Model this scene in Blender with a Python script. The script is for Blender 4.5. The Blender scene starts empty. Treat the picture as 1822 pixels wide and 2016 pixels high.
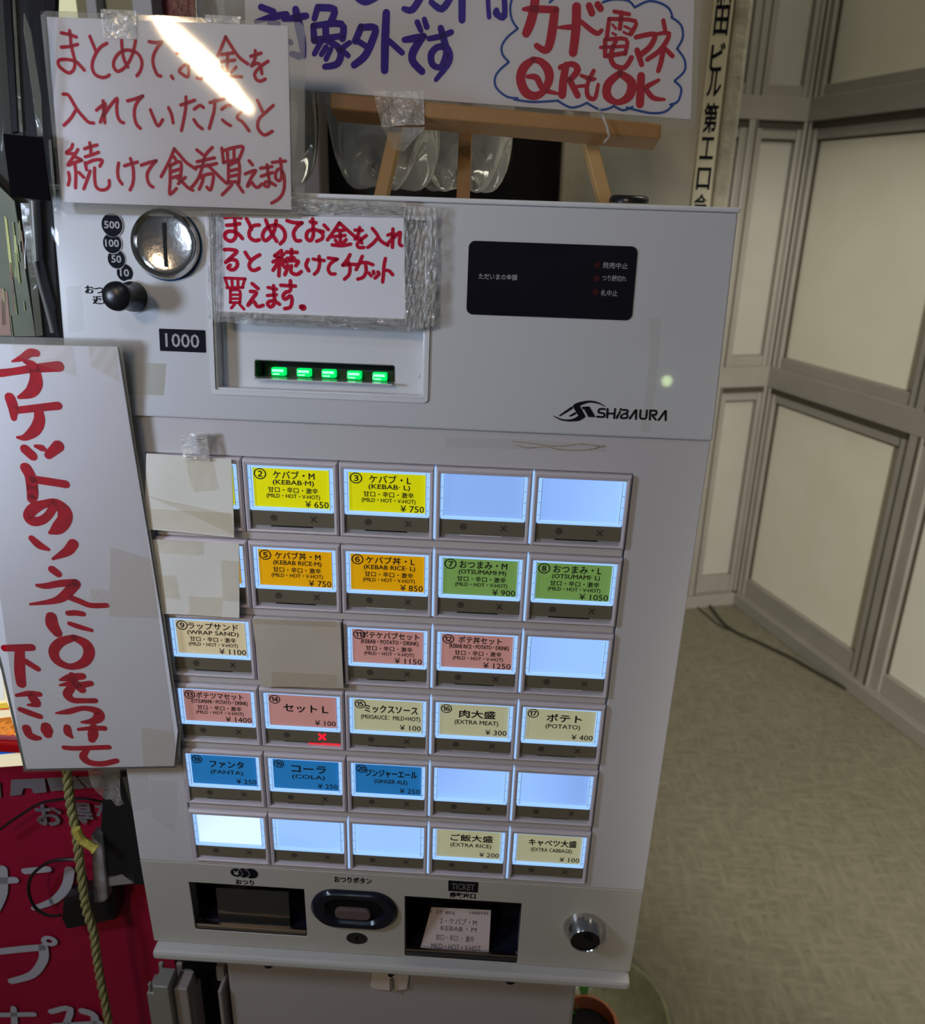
import bpy, bmesh, math, random
from mathutils import Vector, Matrix
random.seed(7)
S = bpy.context.scene
COL = S.collection

# ---------------------------------------------------------------- camera
# The machine has its own frame: x right, y up its face, z out of its face (metres).
FPX = 1600.0
a0, a1, a2 = .380684794, .0361636430, .0332577709
TV = Vector((-.0503265878, -.0307742704, .536909481))
Rc = Matrix.Rotation(a2, 3, 'Z') @ Matrix.Rotation(a0, 3, 'X') @ Matrix.Rotation(a1, 3, 'Y')
M = Rc @ Matrix(((1, 0, 0), (0, -1, 0), (0, 0, -1)))
MT = M.transposed()
CL = -(MT @ TV)                                   # camera in the machine's frame
gdir = (MT @ Vector(((830 - 911) / FPX, (5200 - 1008) / FPX, 1))).normalized()
UPV = -gdir
XV = (Vector((1, 0, 0)) - UPV * UPV.x).normalized()
YV = UPV.cross(XV)
RW = Matrix((XV, YV, UPV))
CAMZ = 1.45
MW = Matrix.Translation((0, 0, CAMZ)) @ RW.to_4x4() @ Matrix.Translation(-CL)
MWI = MW.inverted()
cam = bpy.data.cameras.new('camera')
cam.sensor_fit = 'HORIZONTAL'; cam.sensor_width = 36; cam.lens = FPX / 1822 * 36
cam.clip_start = .02; cam.clip_end = 60
cam.dof.use_dof = True; cam.dof.focus_distance = .575; cam.dof.aperture_fstop = 11
co = bpy.data.objects.new('camera', cam); COL.objects.link(co)
cr = RW @ MT @ Matrix(((1, 0, 0), (0, -1, 0), (0, 0, -1)))
co.matrix_world = Matrix.Translation((0, 0, CAMZ)) @ cr.to_4x4()
S.camera = co

# ---------------------------------------------------------------- light and exposure
S.view_settings.view_transform = 'Standard'; S.view_settings.look = 'None'
S.view_settings.gamma = 1; S.view_settings.use_curve_mapping = False
S.view_settings.exposure = 0.17
W = bpy.data.worlds.new('night'); S.world = W; W.use_nodes = True
W.node_tree.nodes['Background'].inputs[0].default_value = (.60, .64, .70, 1)
W.node_tree.nodes['Background'].inputs[1].default_value = .075

def lamp(name, kind, loc, target, power, color, size=.1, size_y=None, shape='DISK', spot=None):
    l = bpy.data.lights.new(name, kind); l.energy = power; l.color = color
    if kind == 'AREA':
        l.shape = shape; l.size = size
        if size_y: l.size_y = size_y
    else:
        l.shadow_soft_size = size
    if kind == 'SPOT':
        l.spot_size = spot; l.spot_blend = .6
    o = bpy.data.objects.new(name, l); COL.objects.link(o); o.location = loc
    if target is not None:
        o.rotation_euler = (Vector(target) - Vector(loc)).to_track_quat('-Z', 'Y').to_euler()
    return o
# warm tube of the shop front, above and behind the photographer: mirrored in the laminated sign
A_, B_ = Vector((-.906, -1.189, 2.294)), Vector((-.703, -1.299, 2.112))
mid = (A_ + B_) / 2; ax = (B_ - A_).normalized()
tl = lamp('warm_tube', 'AREA', mid, None, 6.2, (1, .74, .46), (B_ - A_).length * 1.08, .050, 'ELLIPSE')
zz = (mid - Vector((-.1, .5, 1.3))).normalized(); yy = zz.cross(ax).normalized(); zz = ax.cross(yy).normalized()
tl.matrix_world = Matrix.Translation(mid) @ Matrix((ax, yy, zz)).transposed().to_4x4()
# cool lamp under the awning just above the machine
lamp('cool_lamp', 'POINT', MW @ Vector((-.14, .50, .50)), None, 1.15, (.66, .82, 1.0), .022)
# soft bluish fill lamp added on the left to brighten that side
lamp('left_fill', 'POINT', MW @ Vector((-.50, .15, .36)), None, 6.6, (.66, .79, 1.0), .05)
# passage ceiling lamp further back
lamp('passage_light', 'AREA', (1.1, 1.2, 3.0), (1.2, 1.7, 0), 14, (1, .95, .76), 1.0, 1.2, 'RECTANGLE')
lamp('partition_fill', 'SPOT', (.62, -1.6, 1.75), (1.12, 2.5, .42), 430, (1, .96, .87), .12, spot=math.radians(38))  # unseen spot added behind the camera to brighten the right-hand partition
# little green lamp across the street, mirrored in the machine's glossy top plate
lamp('green_lamp', 'POINT', (.61, -1.93, 1.426), None, .5, (.75, 1, .45), .018)

# ---------------------------------------------------------------- materials
MATS = {}
def mat(name, col, rough=.5, metal=0, spec=.5, emit=None, estr=0, trans=0, ior=1.45, alpha=1,
        noise=None, bump=None, coat=0, detail=6):
    """noise=(scale, amount, second colour); bump=(scale, strength)"""
    if name in MATS: return MATS[name]
    m = bpy.data.materials.new(name); m.use_nodes = True; MATS[name] = m
    nt = m.node_tree; b = nt.nodes['Principled BSDF']; I = b.inputs
    I['Base Color'].default_value = (*col, 1); I['Roughness'].default_value = rough
    I['Metallic'].default_value = metal; I['Specular IOR Level'].default_value = spec
    I['Transmission Weight'].default_value = trans; I['IOR'].default_value = ior
    I['Alpha'].default_value = alpha; I['Coat Weight'].default_value = coat
    if emit: I['Emission Color'].default_value = (*emit, 1); I['Emission Strength'].default_value = estr
    if noise or bump:
        tc = nt.nodes.new('ShaderNodeTexCoord')
    if noise:
        n = nt.nodes.new('ShaderNodeTexNoise'); n.inputs['Scale'].default_value = noise[0]; n.inputs['Detail'].default_value = detail
        nt.links.new(tc.outputs['Object'], n.inputs['Vector'])
        r = nt.nodes.new('ShaderNodeValToRGB'); r.color_ramp.elements[0].position = .5 - .5 * noise[1]; r.color_ramp.elements[1].position = .5 + .5 * noise[1]
        r.color_ramp.elements[0].color = (*noise[2], 1); r.color_ramp.elements[1].color = (*col, 1)
        nt.links.new(n.outputs['Fac'], r.inputs[0]); nt.links.new(r.outputs[0], I['Base Color'])
    if bump:
        n2 = nt.nodes.new('ShaderNodeTexNoise'); n2.inputs['Scale'].default_value = bump[0]; n2.inputs['Detail'].default_value = 3
        nt.links.new(tc.outputs['Object'], n2.inputs['Vector'])
        bp = nt.nodes.new('ShaderNodeBump'); bp.inputs['Strength'].default_value = bump[1]; bp.inputs['Distance'].default_value = .002
        nt.links.new(n2.outputs['Fac'], bp.inputs['Height']); nt.links.new(bp.outputs[0], I['Normal'])
    return m

def film(name, tint=(1, 1, 1), haze=.06, rough=.04, bump=None, gloss=1.0, hazecol=(.75, .75, .7)):
    """clear plastic film: mostly see-through, a Fresnel gloss and a little haze"""
    if name in MATS: return MATS[name]
    m = bpy.data.materials.new(name); m.use_nodes = True; MATS[name] = m
    nt = m.node_tree; nt.nodes.clear()
    N = nt.nodes.new; L = nt.links.new
    out = N('ShaderNodeOutputMaterial'); tr = N('ShaderNodeBsdfTransparent'); tr.inputs[0].default_value = (*tint, 1)
    df = N('ShaderNodeBsdfDiffuse'); df.inputs[0].default_value = (*hazecol, 1)
    gl = N('ShaderNodeBsdfGlossy'); gl.inputs['Roughness'].default_value = rough
    fr = N('ShaderNodeFresnel'); fr.inputs[0].default_value = 1.5
    m1 = N('ShaderNodeMixShader'); m1.inputs[0].default_value = haze
    L(tr.outputs[0], m1.inputs[1]); L(df.outputs[0], m1.inputs[2])
    m2 = N('ShaderNodeMixShader'); mu = N('ShaderNodeMath'); mu.operation = 'MULTIPLY'; mu.inputs[1].default_value = gloss
    L(fr.outputs[0], mu.inputs[0]); L(mu.outputs[0], m2.inputs[0]); L(m1.outputs[0], m2.inputs[1]); L(gl.outputs[0], m2.inputs[2])
    L(m2.outputs[0], out.inputs[0])
    if bump:
        tc = N('ShaderNodeTexCoord'); n2 = N('ShaderNodeTexNoise'); n2.inputs['Scale'].default_value = bump[0]; n2.inputs['Detail'].default_value = 4
        n2.inputs['Distortion'].default_value = 1.2
        mp = N('ShaderNodeMapping'); mp.inputs['Scale'].default_value = bump[2] if len(bump) > 2 else (1, 1, 1)
        L(tc.outputs['Object'], mp.inputs[0]); L(mp.outputs[0], n2.inputs['Vector'])
        bp = N('ShaderNodeBump'); bp.inputs['Strength'].default_value = bump[1]; bp.inputs['Distance'].default_value = .0008
        L(n2.outputs['Fac'], bp.inputs['Height'])
        for s in (gl, df, fr): L(bp.outputs[0], s.inputs['Normal'])
    return m

# ---------------------------------------------------------------- frames and surveying
class Frame:
    """a flat surface in the machine's frame: origin and tilt back about x"""
    def __init__(s, oy, oz, tilt):
        t = math.radians(tilt); s.o = Vector((0, oy, oz)); s.uy = Vector((0, math.cos(t), -math.sin(t))); s.uz = Vector((0, math.sin(t), math.cos(t)))
    def at(s, x, y, z=0): return s.o + Vector((x, 0, 0)) + s.uy * y + s.uz * z
    def px(s, u, v, z=0):
        """where the photograph's pixel (u, v) lies on this surface -> (x, y)"""
        d = MT @ Vector(((u - 911) / FPX, (v - 1008) / FPX, 1)); o = s.o + s.uz * z
        k = (o - CL).dot(s.uz) / d.dot(s.uz); X = CL + d * k - s.o
        return X.x, X.dot(s.uy)
MID = Frame(0, 0, 0)
PZ = -.0035                                        # the lower plate lies this far behind the button faces
FOLD = .0263
UP = Frame(FOLD, PZ + .0035, 7.5)
BACK = Frame(0, -.5, 0)
EAS = Frame(.1650, -.070, 14)                      # easel board plane, standing on the machine's top

# ---------------------------------------------------------------- geometry builder
TXT = {}
def glyphs(s, bold):
    k = (s, bold)
    if k not in TXT:
        c = bpy.data.curves.new('t', 'FONT'); c.body = s; c.resolution_u = 2; c.offset = bold
        o = bpy.data.objects.new('t', c); COL.objects.link(o)
        bpy.context.view_layer.update()
        me = o.to_mesh(); vs = [tuple(v.co[:2]) for v in me.vertices]; fs = [tuple(p.vertices) for p in me.polygons]
        o.to_mesh_clear(); bpy.data.objects.remove(o); bpy.data.curves.remove(c)
        TXT[k] = (vs, fs)
    return TXT[k]

BASE = {}
class MB:
    def __init__(s): s.v = []; s.f = []
    def add(s, vs, fs):
        n = len(s.v); s.v += [Vector(p) for p in vs]; s.f += [tuple(i + n for i in f) for f in fs]; return s
    def box(s, x0, x1, y0, y1, z0, z1, fr=MID):
        P = [fr.at(x, y, z) for z in (z0, z1) for y in (y0, y1) for x in (x0, x1)]
        return s.add(P, [(0, 2, 3, 1), (4, 5, 7, 6), (0, 1, 5, 4), (2, 6, 7, 3), (0, 4, 6, 2), (1, 3, 7, 5)])
    def wbox(s, x0, x1, y0, y1, z0, z1, T=None):
        P = [Vector((x, y, z)) for z in (z0, z1) for y in (y0, y1) for x in (x0, x1)]
        if T: P = [T @ p for p in P]
        return s.add(P, [(0, 2, 3, 1), (4, 5, 7, 6), (0, 1, 5, 4), (2, 6, 7, 3), (0, 4, 6, 2), (1, 3, 7, 5)])
    def poly(s, pts, z0, z1=None, fr=MID):
        """flat or extruded polygon; z1 is the front"""
        if sum(pts[i][0] * pts[(i + 1) % len(pts)][1] - pts[(i + 1) % len(pts)][0] * pts[i][1] for i in range(len(pts))) < 0: pts = pts[::-1]
        n = len(pts)
        if z1 is None: return s.add([fr.at(x, y, z0) for x, y in pts], [tuple(range(n))])
        vs = [fr.at(x, y, z0) for x, y in pts] + [fr.at(x, y, z1) for x, y in pts]
        return s.add(vs, [tuple(range(n))[::-1], tuple(range(n, 2 * n))] + [(i, (i + 1) % n, (i + 1) % n + n, i + n) for i in range(n)])
    def ring(s, outer, inner, z0, z1, fr=MID):
        """loop of equal point counts, extruded"""
        n = len(outer)
        vs = [fr.at(x, y, z) for L_, z in ((outer, z1), (inner, z1), (outer, z0), (inner, z0)) for x, y in L_]
        fs = []
        for i in range(n):
            j = (i + 1) % n
            fs += [(i, j, n + j, n + i), (2 * n + i, 2 * n + j, j, i), (n + i, n + j, 3 * n + j, 3 * n + i)]
        return s.add(vs, fs)
    def disc(s, cx, cy, rx, ry, z0, z1, fr=MID, n=28):
        return s.poly([(cx + rx * math.cos(2 * math.pi * i / n), cy + ry * math.sin(2 * math.pi * i / n)) for i in range(n)], z0, z1, fr)
    def plate(s, x0, x1, y0, y1, z0, z1, holes, fr=MID):
        """plate with rectangular holes (hx0,hx1,hy0,hy1)"""
        xs = sorted({x0, x1, *[h[0] for h in holes], *[h[1] for h in holes]}); ys = sorted({y0, y1, *[h[2] for h in holes], *[h[3] for h in holes]})
        def hole(i, j):
            if not (0 <= i < len(xs) - 1 and 0 <= j < len(ys) - 1): return True
            cx, cy = (xs[i] + xs[i + 1]) / 2, (ys[j] + ys[j + 1]) / 2
            return any(h[0] < cx < h[1] and h[2] < cy < h[3] for h in holes)
        nx = len(xs); idx = {}
        n0 = len(s.v)
        for k, z in enumerate((z1, z0)):
            for j, y in enumerate(ys):
                for i, x in enumerate(xs): idx[i, j, k] = len(s.v); s.v.append(fr.at(x, y, z))
        for i in range(nx - 1):
            for j in range(len(ys) - 1):
                if hole(i, j): continue
                g = lambda a, b, c: idx[a, b, c]
                s.f.append((g(i, j, 0), g(i + 1, j, 0), g(i + 1, j + 1, 0), g(i, j + 1, 0)))
                s.f.append((g(i, j, 1), g(i, j + 1, 1), g(i + 1, j + 1, 1), g(i + 1, j, 1)))
                if hole(i - 1, j): s.f.append((g(i, j, 0), g(i, j + 1, 0), g(i, j + 1, 1), g(i, j, 1)))
                if hole(i + 1, j): s.f.append((g(i + 1, j, 0), g(i + 1, j, 1), g(i + 1, j + 1, 1), g(i + 1, j + 1, 0)))
                if hole(i, j - 1): s.f.append((g(i, j, 0), g(i, j, 1), g(i + 1, j, 1), g(i + 1, j, 0)))
                if hole(i, j + 1): s.f.append((g(i, j + 1, 0), g(i + 1, j + 1, 0), g(i + 1, j + 1, 1), g(i, j + 1, 1)))
        return s
    def lathe(s, prof, c, axis=Vector((0, 0, 1)), n=40, mod=None):
        """prof = [(r, h)] about axis through c"""
        axis = axis.normalized(); e1 = axis.orthogonal().normalized(); e2 = axis.cross(e1); m = len(prof)
        vs = []
        for k in range(n):
            t = 2 * math.pi * k / n
            for r, h in prof:
                rr, hh = mod(r, h, t) if mod else (r, h)
                vs.append(Vector(c) + axis * hh + (e1 * math.cos(t) + e2 * math.sin(t)) * rr)
        fs = [(k * m + i, ((k + 1) % n) * m + i, ((k + 1) % n) * m + i + 1, k * m + i + 1) for k in range(n) for i in range(m - 1)]
        return s.add(vs, fs)
    def tube(s, pts, r, n=8, wob=None):
        pts = [Vector(p) for p in pts]; vs = []; fs = []
        ref = None
        for i, p in enumerate(pts):
            d = (pts[min(i + 1, len(pts) - 1)] - pts[max(i - 1, 0)]).normalized()
            e1 = d.orthogonal().normalized() if ref is None else (ref - d * ref.dot(d)).normalized(); ref = e1
            e2 = d.cross(e1); ri = r[i] if isinstance(r, (list, tuple)) else r
            for k in range(n):
                t = 2 * math.pi * k / n; rr = ri * (wob(i, t) if wob else 1); vs.append(p + (e1 * math.cos(t) + e2 * math.sin(t)) * rr)
        for i in range(len(pts) - 1):
            for k in range(n): fs.append((i * n + k, i * n + (k + 1) % n, (i + 1) * n + (k + 1) % n, (i + 1) * n + k))
        fs += [tuple(range(n))[::-1], tuple(range((len(pts) - 1) * n, len(pts) * n))]
        return s.add(vs, fs)
    def text(s, t, cx, cy, w, h, z, fr=MID, bold=0, rot=0, fat=0):
        if fat:
            for i, (ax_, ay_) in enumerate(((fat, 0), (-fat, 0), (0, fat), (0, -fat))): s.text(t, cx + ax_, cy + ay_, w, h, z + i * 4e-6, fr, bold, rot)
            return s
        vs, fs = glyphs(t, bold)
        x0, x1 = min(v[0] for v in vs), max(v[0] for v in vs); y0, y1 = min(v[1] for v in vs), max(v[1] for v in vs)
        if h is None: h = (y1 - y0) * w / (x1 - x0)
        if w is None: w = (x1 - x0) * h / (y1 - y0)
        c, sn = math.cos(rot), math.sin(rot); P = []
        for x, y in vs:
            X, Y = ((x - x0) / (x1 - x0) - .5) * w, ((y - y0) / (y1 - y0) - .5) * h
            P.append(fr.at(cx + X * c - Y * sn, cy + X * sn + Y * c, z))
        return s.add(P, fs)
    def strokes(s, data, off, sc, wdef, z, fr):
        """brush strokes: 'x,y[,w] x,y ... | ...' in tracing units, laid on the sheet"""
        for st in data.split('|'):
            q = [[float(a) for a in p.split(',')] for p in st.split()]
            if len(q) < 2: continue
            P = []
            for p in q:
                x, y = fr.px(off[0] + p[0] / sc, off[1] + p[1] / sc, z)
                x2, _ = fr.px(off[0] + p[0] / sc + 1, off[1] + p[1] / sc, z)
                P.append((x, y, (p[2] if len(p) > 2 else wdef) / sc * abs(x2 - x) / 2))
            R = []
            for i in range(len(P) - 1):
                p0, p1, p2, p3 = P[max(i - 1, 0)], P[i], P[i + 1], P[min(i + 2, len(P) - 1)]
                for k in range(4):
                    t = k / 4
                    R.append(tuple(.5 * (2 * p1[c] + (p2[c] - p0[c]) * t + (2 * p0[c] - 5 * p1[c] + 4 * p2[c] - p3[c]) * t * t + (3 * p1[c] - p0[c] - 3 * p2[c] + p3[c]) * t ** 3) for c in range(3)))
            R.append(P[-1]); n = len(R); vs = []
            for i in range(n):
                a, b = R[max(i - 1, 0)], R[min(i + 1, n - 1)]; dx, dy = b[0] - a[0], b[1] - a[1]; l = math.hypot(dx, dy) or 1
                x, y, w = R[i]; w = max(w, 1e-5); vs += [fr.at(x - dy / l * w, y + dx / l * w, z), fr.at(x + dy / l * w, y - dx / l * w, z)]
            s.add(vs, [(2 * i + 1, 2 * i + 3, 2 * i + 2, 2 * i) for i in range(n - 1)])
            for ip, (x, y, w) in enumerate(P):
                if 0 < ip < len(P) - 1:
                    a_, b_ = Vector((x - P[ip - 1][0], y - P[ip - 1][1])), Vector((P[ip + 1][0] - x, P[ip + 1][1] - y))
                    if a_.length and b_.length and a_.angle(b_) < .7: continue
                w = max(w, 1e-5); s.add([fr.at(x + w * math.cos(k * math.pi / 5), y + w * math.sin(k * math.pi / 5), z + 2e-5) for k in range(10)], [tuple(range(10))])
        return s
    def build(s, name, m, parent=None, base=None, label=None, cat=None, group=None, kind=None, bevel=0, smooth=False, world=False, subsurf=0):
        me = bpy.data.meshes.new(name)
        if parent is not None: b = BASE[parent.name]
        else:
            if base is None:
                mn = [min(p[i] for p in s.v) for i in range(3)]; mx = [max(p[i] for p in s.v) for i in range(3)]
                base = ((mn[0] + mx[0]) / 2, (mn[1] + mx[1]) / 2, mn[2]) if world else ((mn[0] + mx[0]) / 2, mn[1], (mn[2] + mx[2]) / 2)
            b = Vector(base)
        me.from_pydata([p - b for p in s.v], [], s.f); me.materials.append(m)
        if smooth: me.polygons.foreach_set('use_smooth', [True] * len(me.polygons)); 
        o = bpy.data.objects.new(name, me); COL.objects.link(o)
        if parent is not None: o.parent = parent
        else: o.matrix_world = (Matrix.Identity(4) if world else MW) @ Matrix.Translation(b)
        BASE[o.name] = b
        if bevel:
            bm_ = o.modifiers.new('b', 'BEVEL'); bm_.width = bevel; bm_.segments = 2; bm_.limit_method = 'ANGLE'; bm_.angle_limit = .6
        if smooth and not subsurf:
            for e in (): pass
            try: me.set_sharp_from_angle(angle=.7)
            except Exception: pass
        if subsurf:
            ss = o.modifiers.new('s', 'SUBSURF'); ss.levels = ss.render_levels = subsurf
        if label: o['label'] = label
        if cat: o['category'] = cat
        if group: o['group'] = group
        if kind: o['kind'] = kind
        return o
def thing(name, label, cat, base, group=None, world=False, kind=None):
    o = bpy.data.objects.new(name, None); o.empty_display_size = .02; COL.objects.link(o); b = Vector(base)
    o.matrix_world = (Matrix.Identity(4) if world else MW) @ Matrix.Translation(b); BASE[o.name] = b
    if kind: o['kind'] = kind
    else: o['label'] = label; o['category'] = cat
    if group: o['group'] = group
    return o
def rrect(x0, x1, y0, y1, r, n=5):
    P = []
    for cx, cy, t in ((x1 - r, y1 - r, 0), (x0 + r, y1 - r, 90), (x0 + r, y0 + r, 180), (x1 - r, y0 + r, 270)):
        for k in range(n + 1):
            a = math.radians(t + 90 * k / n); P.append((cx + r * math.cos(a), cy + r * math.sin(a)))
    return P
def pxs(fr, pts, z=0): return [fr.px(u, v, z) for u, v in pts]
def quadgrid(fr, q, z, n=14, m=10, f=None):
    """bilinear patch over 4 corner points (tl, tr, br, bl) with relief f(i,j)"""
    vs = []; fs = []
    for j in range(m + 1):
        for i in range(n + 1):
            s_, t_ = i / n, j / m
            x = (q[0][0] * (1 - s_) + q[1][0] * s_) * (1 - t_) + (q[3][0] * (1 - s_) + q[2][0] * s_) * t_
            y = (q[0][1] * (1 - s_) + q[1][1] * s_) * (1 - t_) + (q[3][1] * (1 - s_) + q[2][1] * s_) * t_
            vs.append(fr.at(x, y, z + (f(s_, t_) if f else 0)))
    for j in range(m):
        for i in range(n): a = j * (n + 1) + i; fs.append((a + n + 1, a + n + 2, a + 1, a))
    return vs, fs

# shared materials
m_plate = mat('upper plate enamel', (.61, .62, .65), .22, noise=(5, .9, (.57, .575, .60)), coat=.3)
m_front = mat('lower plate enamel', (.62, .60, .63), .34, noise=(4, .9, (.57, .55, .56)))
m_base = mat('base plate enamel', (.50, .48, .43), .40, noise=(6, .9, (.46, .44, .40)))
m_frame = mat('button frame plastic', (.60, .55, .60), .32)
m_bar = mat('divider plastic', (.58, .54, .53), .4)
m_side = mat('cabinet side', (.55, .56, .57), .4)
m_white = mat('white lacquer', (.72, .73, .76), .18, noise=(8, .8, (.66, .67, .69)))
m_black = mat('black print', (.008, .009, .014), .7, spec=.1)
m_dark = mat('dark recess', (.004, .004, .005), .6, spec=.2)
m_navy = mat('dark navy plastic', (.006, .007, .016), .25)
m_chrome = mat('brushed chrome', (.62, .60, .58), .16, metal=1, bump=(400, .05))
m_steel = mat('steel', (.50, .46, .40), .28, metal=1)
m_paper = mat('white paper', (.74, .74, .80), .6, noise=(20, .9, (.70, .70, .76)))
m_red = mat('red marker ink', (.50, .012, .040), .8, spec=.1)
m_red2 = mat('thick red marker ink', (.56, .002, .020), .7, spec=.15, noise=(160, .5, (.36, .004, .02)))
m_cream = mat('yellowed card', (.86, .83, .76), .5, noise=(30, .8, (.78, .75, .66)))
m_tape = film('clear tape', haze=.06, rough=.10, bump=(90, .4), hazecol=(1, .98, .9))
m_wrink = film('crumpled clear tape', haze=.22, rough=.17, bump=(150, 3.0), hazecol=(1, .99, .93), gloss=2.6)
m_lam = film('laminating film', haze=.03, rough=.045, bump=(14, .13), hazecol=(1, 1, .95), gloss=.8)
m_lamedge = film('film border', haze=.20, rough=.08, bump=(60, .12), hazecol=(.6, .6, .55))
m_stain = mat('adhesive stain', (.50, .47, .36), .5, alpha=.09)
m_lens = film('clear button lens', haze=.03, rough=.05, gloss=.8)

# ================================================================= structure
def yz_wall(P0, P1):
    """world matrix: x along the wall, y into the room's far side, z up"""
    P0 = Vector(P0); P1 = Vector(P1); e = (P1 - P0).normalized(); n = Vector((-e.y, e.x, 0))
    m = Matrix((e, n, Vector((0, 0, 1)))).transposed().to_4x4(); m.translation = P0; return m
m_floor = bpy.data.materials.new('woven vinyl floor'); m_floor.use_nodes = True
def floor_nodes():
    nt = m_floor.node_tree; b = nt.nodes['Principled BSDF']; N = nt.nodes.new; L = nt.links.new
    tc = N('ShaderNodeTexCoord')
    rot = N('ShaderNodeMapping'); rot.inputs['Rotation'].default_value = (0, 0, .32); rot.inputs['Scale'].default_value = (34, 9, 1)
    rot2 = N('ShaderNodeMapping'); rot2.inputs['Rotation'].default_value = (0, 0, .32); rot2.inputs['Scale'].default_value = (9, 34, 1)
    n1 = N('ShaderNodeTexNoise'); n2 = N('ShaderNodeTexNoise'); n3 = N('ShaderNodeTexNoise')
    n1.inputs['Scale'].default_value = 2.2; n2.inputs['Scale'].default_value = 2.2; n3.inputs['Scale'].default_value = 2.0
    for n in (n1, n2): n.inputs['Detail'].default_value = 3
    L(tc.outputs['Object'], rot.inputs[0]); L(tc.outputs['Object'], rot2.inputs[0]); L(rot.outputs[0], n1.inputs['Vector']); L(rot2.outputs[0], n2.inputs['Vector']); L(tc.outputs['Object'], n3.inputs['Vector'])
    mx = N('ShaderNodeMath'); mx.operation = 'MAXIMUM'; L(n1.outputs['Fac'], mx.inputs[0]); L(n2.outputs['Fac'], mx.inputs[1])
    ad = N('ShaderNodeMath'); ad.operation = 'MULTIPLY_ADD'; ad.inputs[1].default_value = .35; L(n3.outputs['Fac'], ad.inputs[0]); L(mx.outputs[0], ad.inputs[2])
    r = N('ShaderNodeValToRGB'); r.color_ramp.elements[0].position = .55; r.color_ramp.elements[1].position = .92
    r.color_ramp.elements[0].color = (.15, .135, .09, 1); r.color_ramp.elements[1].color = (.225, .205, .145, 1)
    L(ad.outputs[0], r.inputs[0]); L(r.outputs[0], b.inputs['Base Color']); b.inputs['Roughness'].default_value = .62
    bp = N('ShaderNodeBump'); bp.inputs['Strength'].default_value = .25; bp.inputs['Distance'].default_value = .004; L(mx.outputs[0], bp.inputs['Height']); L(bp.outputs[0], b.inputs['Normal'])
floor_nodes()
MB().wbox(-2.5, 4.0, -2.5, 4.2, -.1, 0).build('floor', m_floor, world=True, kind='structure')
m_alu = mat('dull aluminium frame', (.36, .335, .295), .45, metal=.25, noise=(7, .8, (.28, .26, .225)))
m_groove = mat('grimy gasket', (.055, .045, .03), .7)
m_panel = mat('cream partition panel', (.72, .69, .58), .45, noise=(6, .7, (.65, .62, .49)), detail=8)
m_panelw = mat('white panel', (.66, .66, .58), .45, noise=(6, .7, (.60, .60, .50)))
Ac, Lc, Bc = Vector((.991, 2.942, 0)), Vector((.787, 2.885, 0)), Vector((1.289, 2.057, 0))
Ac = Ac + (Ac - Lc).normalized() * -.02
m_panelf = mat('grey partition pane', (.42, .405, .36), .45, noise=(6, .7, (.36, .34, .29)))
def partition(T, x0, x1, cols, name):
    """aluminium frame with bottom, middle and top rails and a pane in each bay"""
    root = thing(name, '', '', T.translation, world=True, kind='structure')
    rails = [(0, .115), (.805, .965), (1.655, 1.81), (2.62, 2.8)]
    for z0, z1 in rails:
        mb = MB(); mb.wbox(x0, x1, -.012, .028, z0, z1, T)
        zc = (z0 + z1) / 2
        if z0 > .1: mb.wbox(x0, x1, -.030, -.012, z0 + .052, z1 - .035, T)
        else: mb.wbox(x0, x1, -.045, -.012, 0, .05, T)
        mb.build('rail', m_alu, root, bevel=.003)
        if z0 > .1: MB().wbox(x0, x1, -.020, -.0125, z0 + .030, z0 + .052, T).build('gasket', m_groove, root)
    for a, b in cols:
        mb = MB(); mb.wbox(a, b, -.018, .030, .0, 2.8, T); mb.wbox(a + (b - a) * .3, b - (b - a) * .3, -.028, -.018, 0, 2.8, T); mb.build('post', m_alu, root, bevel=.003)
        MB().wbox(a + (b - a) * .58, a + (b - a) * .64, -.0295, -.0185, 0, 2.8, T).build('gasket', m_groove, root)
    for (a0_, b0_), (a1_, b1_) in zip(cols[:-1], cols[1:]):
        for (z0, z1), (z2, z3) in zip(rails[:-1], rails[1:]):
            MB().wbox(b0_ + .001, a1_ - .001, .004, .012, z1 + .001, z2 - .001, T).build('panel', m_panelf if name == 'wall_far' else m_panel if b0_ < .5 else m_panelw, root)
            g = MB(); e = .006
            g.wbox(b0_, b0_ + e, -.004, .004, z1, z2, T); g.wbox(b0_, a1_, -.004, .004, z2 - e, z2, T)
            g.build('bead', m_groove, root)
    return root
partition(yz_wall(Ac, Bc), 0, 2.3, [(0, .058), (.635, .755), (1.33, 1.45), (2.2, 2.3)], 'wall_right')
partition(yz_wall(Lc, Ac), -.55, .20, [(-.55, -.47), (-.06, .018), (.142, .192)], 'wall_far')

# concrete pillar behind the machine, with a vertical name plate on its right edge
m_conc = mat('stained plaster', (.66, .62, .50), .85, noise=(5, .8, (.54, .50, .40)), bump=(60, .4))
m_edge = mat('pebbled edging', (.60, .57, .44), .8, noise=(35, .5, (.30, .28, .22)), bump=(120, .8))
m_plate2 = mat('cream enamel plate', (.66, .61, .42), .4)
def wpx(u, v, Y):
    d = RW @ (MT @ Vector(((u - 911) / FPX, (v - 1008) / FPX, 1))); k = Y / d.y; return d.x * k, CAMZ + d.z * k
YP = 1.25
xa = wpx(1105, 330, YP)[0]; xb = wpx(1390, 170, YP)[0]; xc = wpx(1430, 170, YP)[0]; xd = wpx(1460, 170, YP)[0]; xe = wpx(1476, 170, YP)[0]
MB().wbox(wpx(975, 330, YP)[0], xa, YP + .02, YP + .35, 0, 2.9).build('pillar_shade', mat('painted shade brown', (.035, .024, .020), .6), world=True, kind='structure')  # shade on the pillar's left, painted as a dark brown strip
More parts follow.
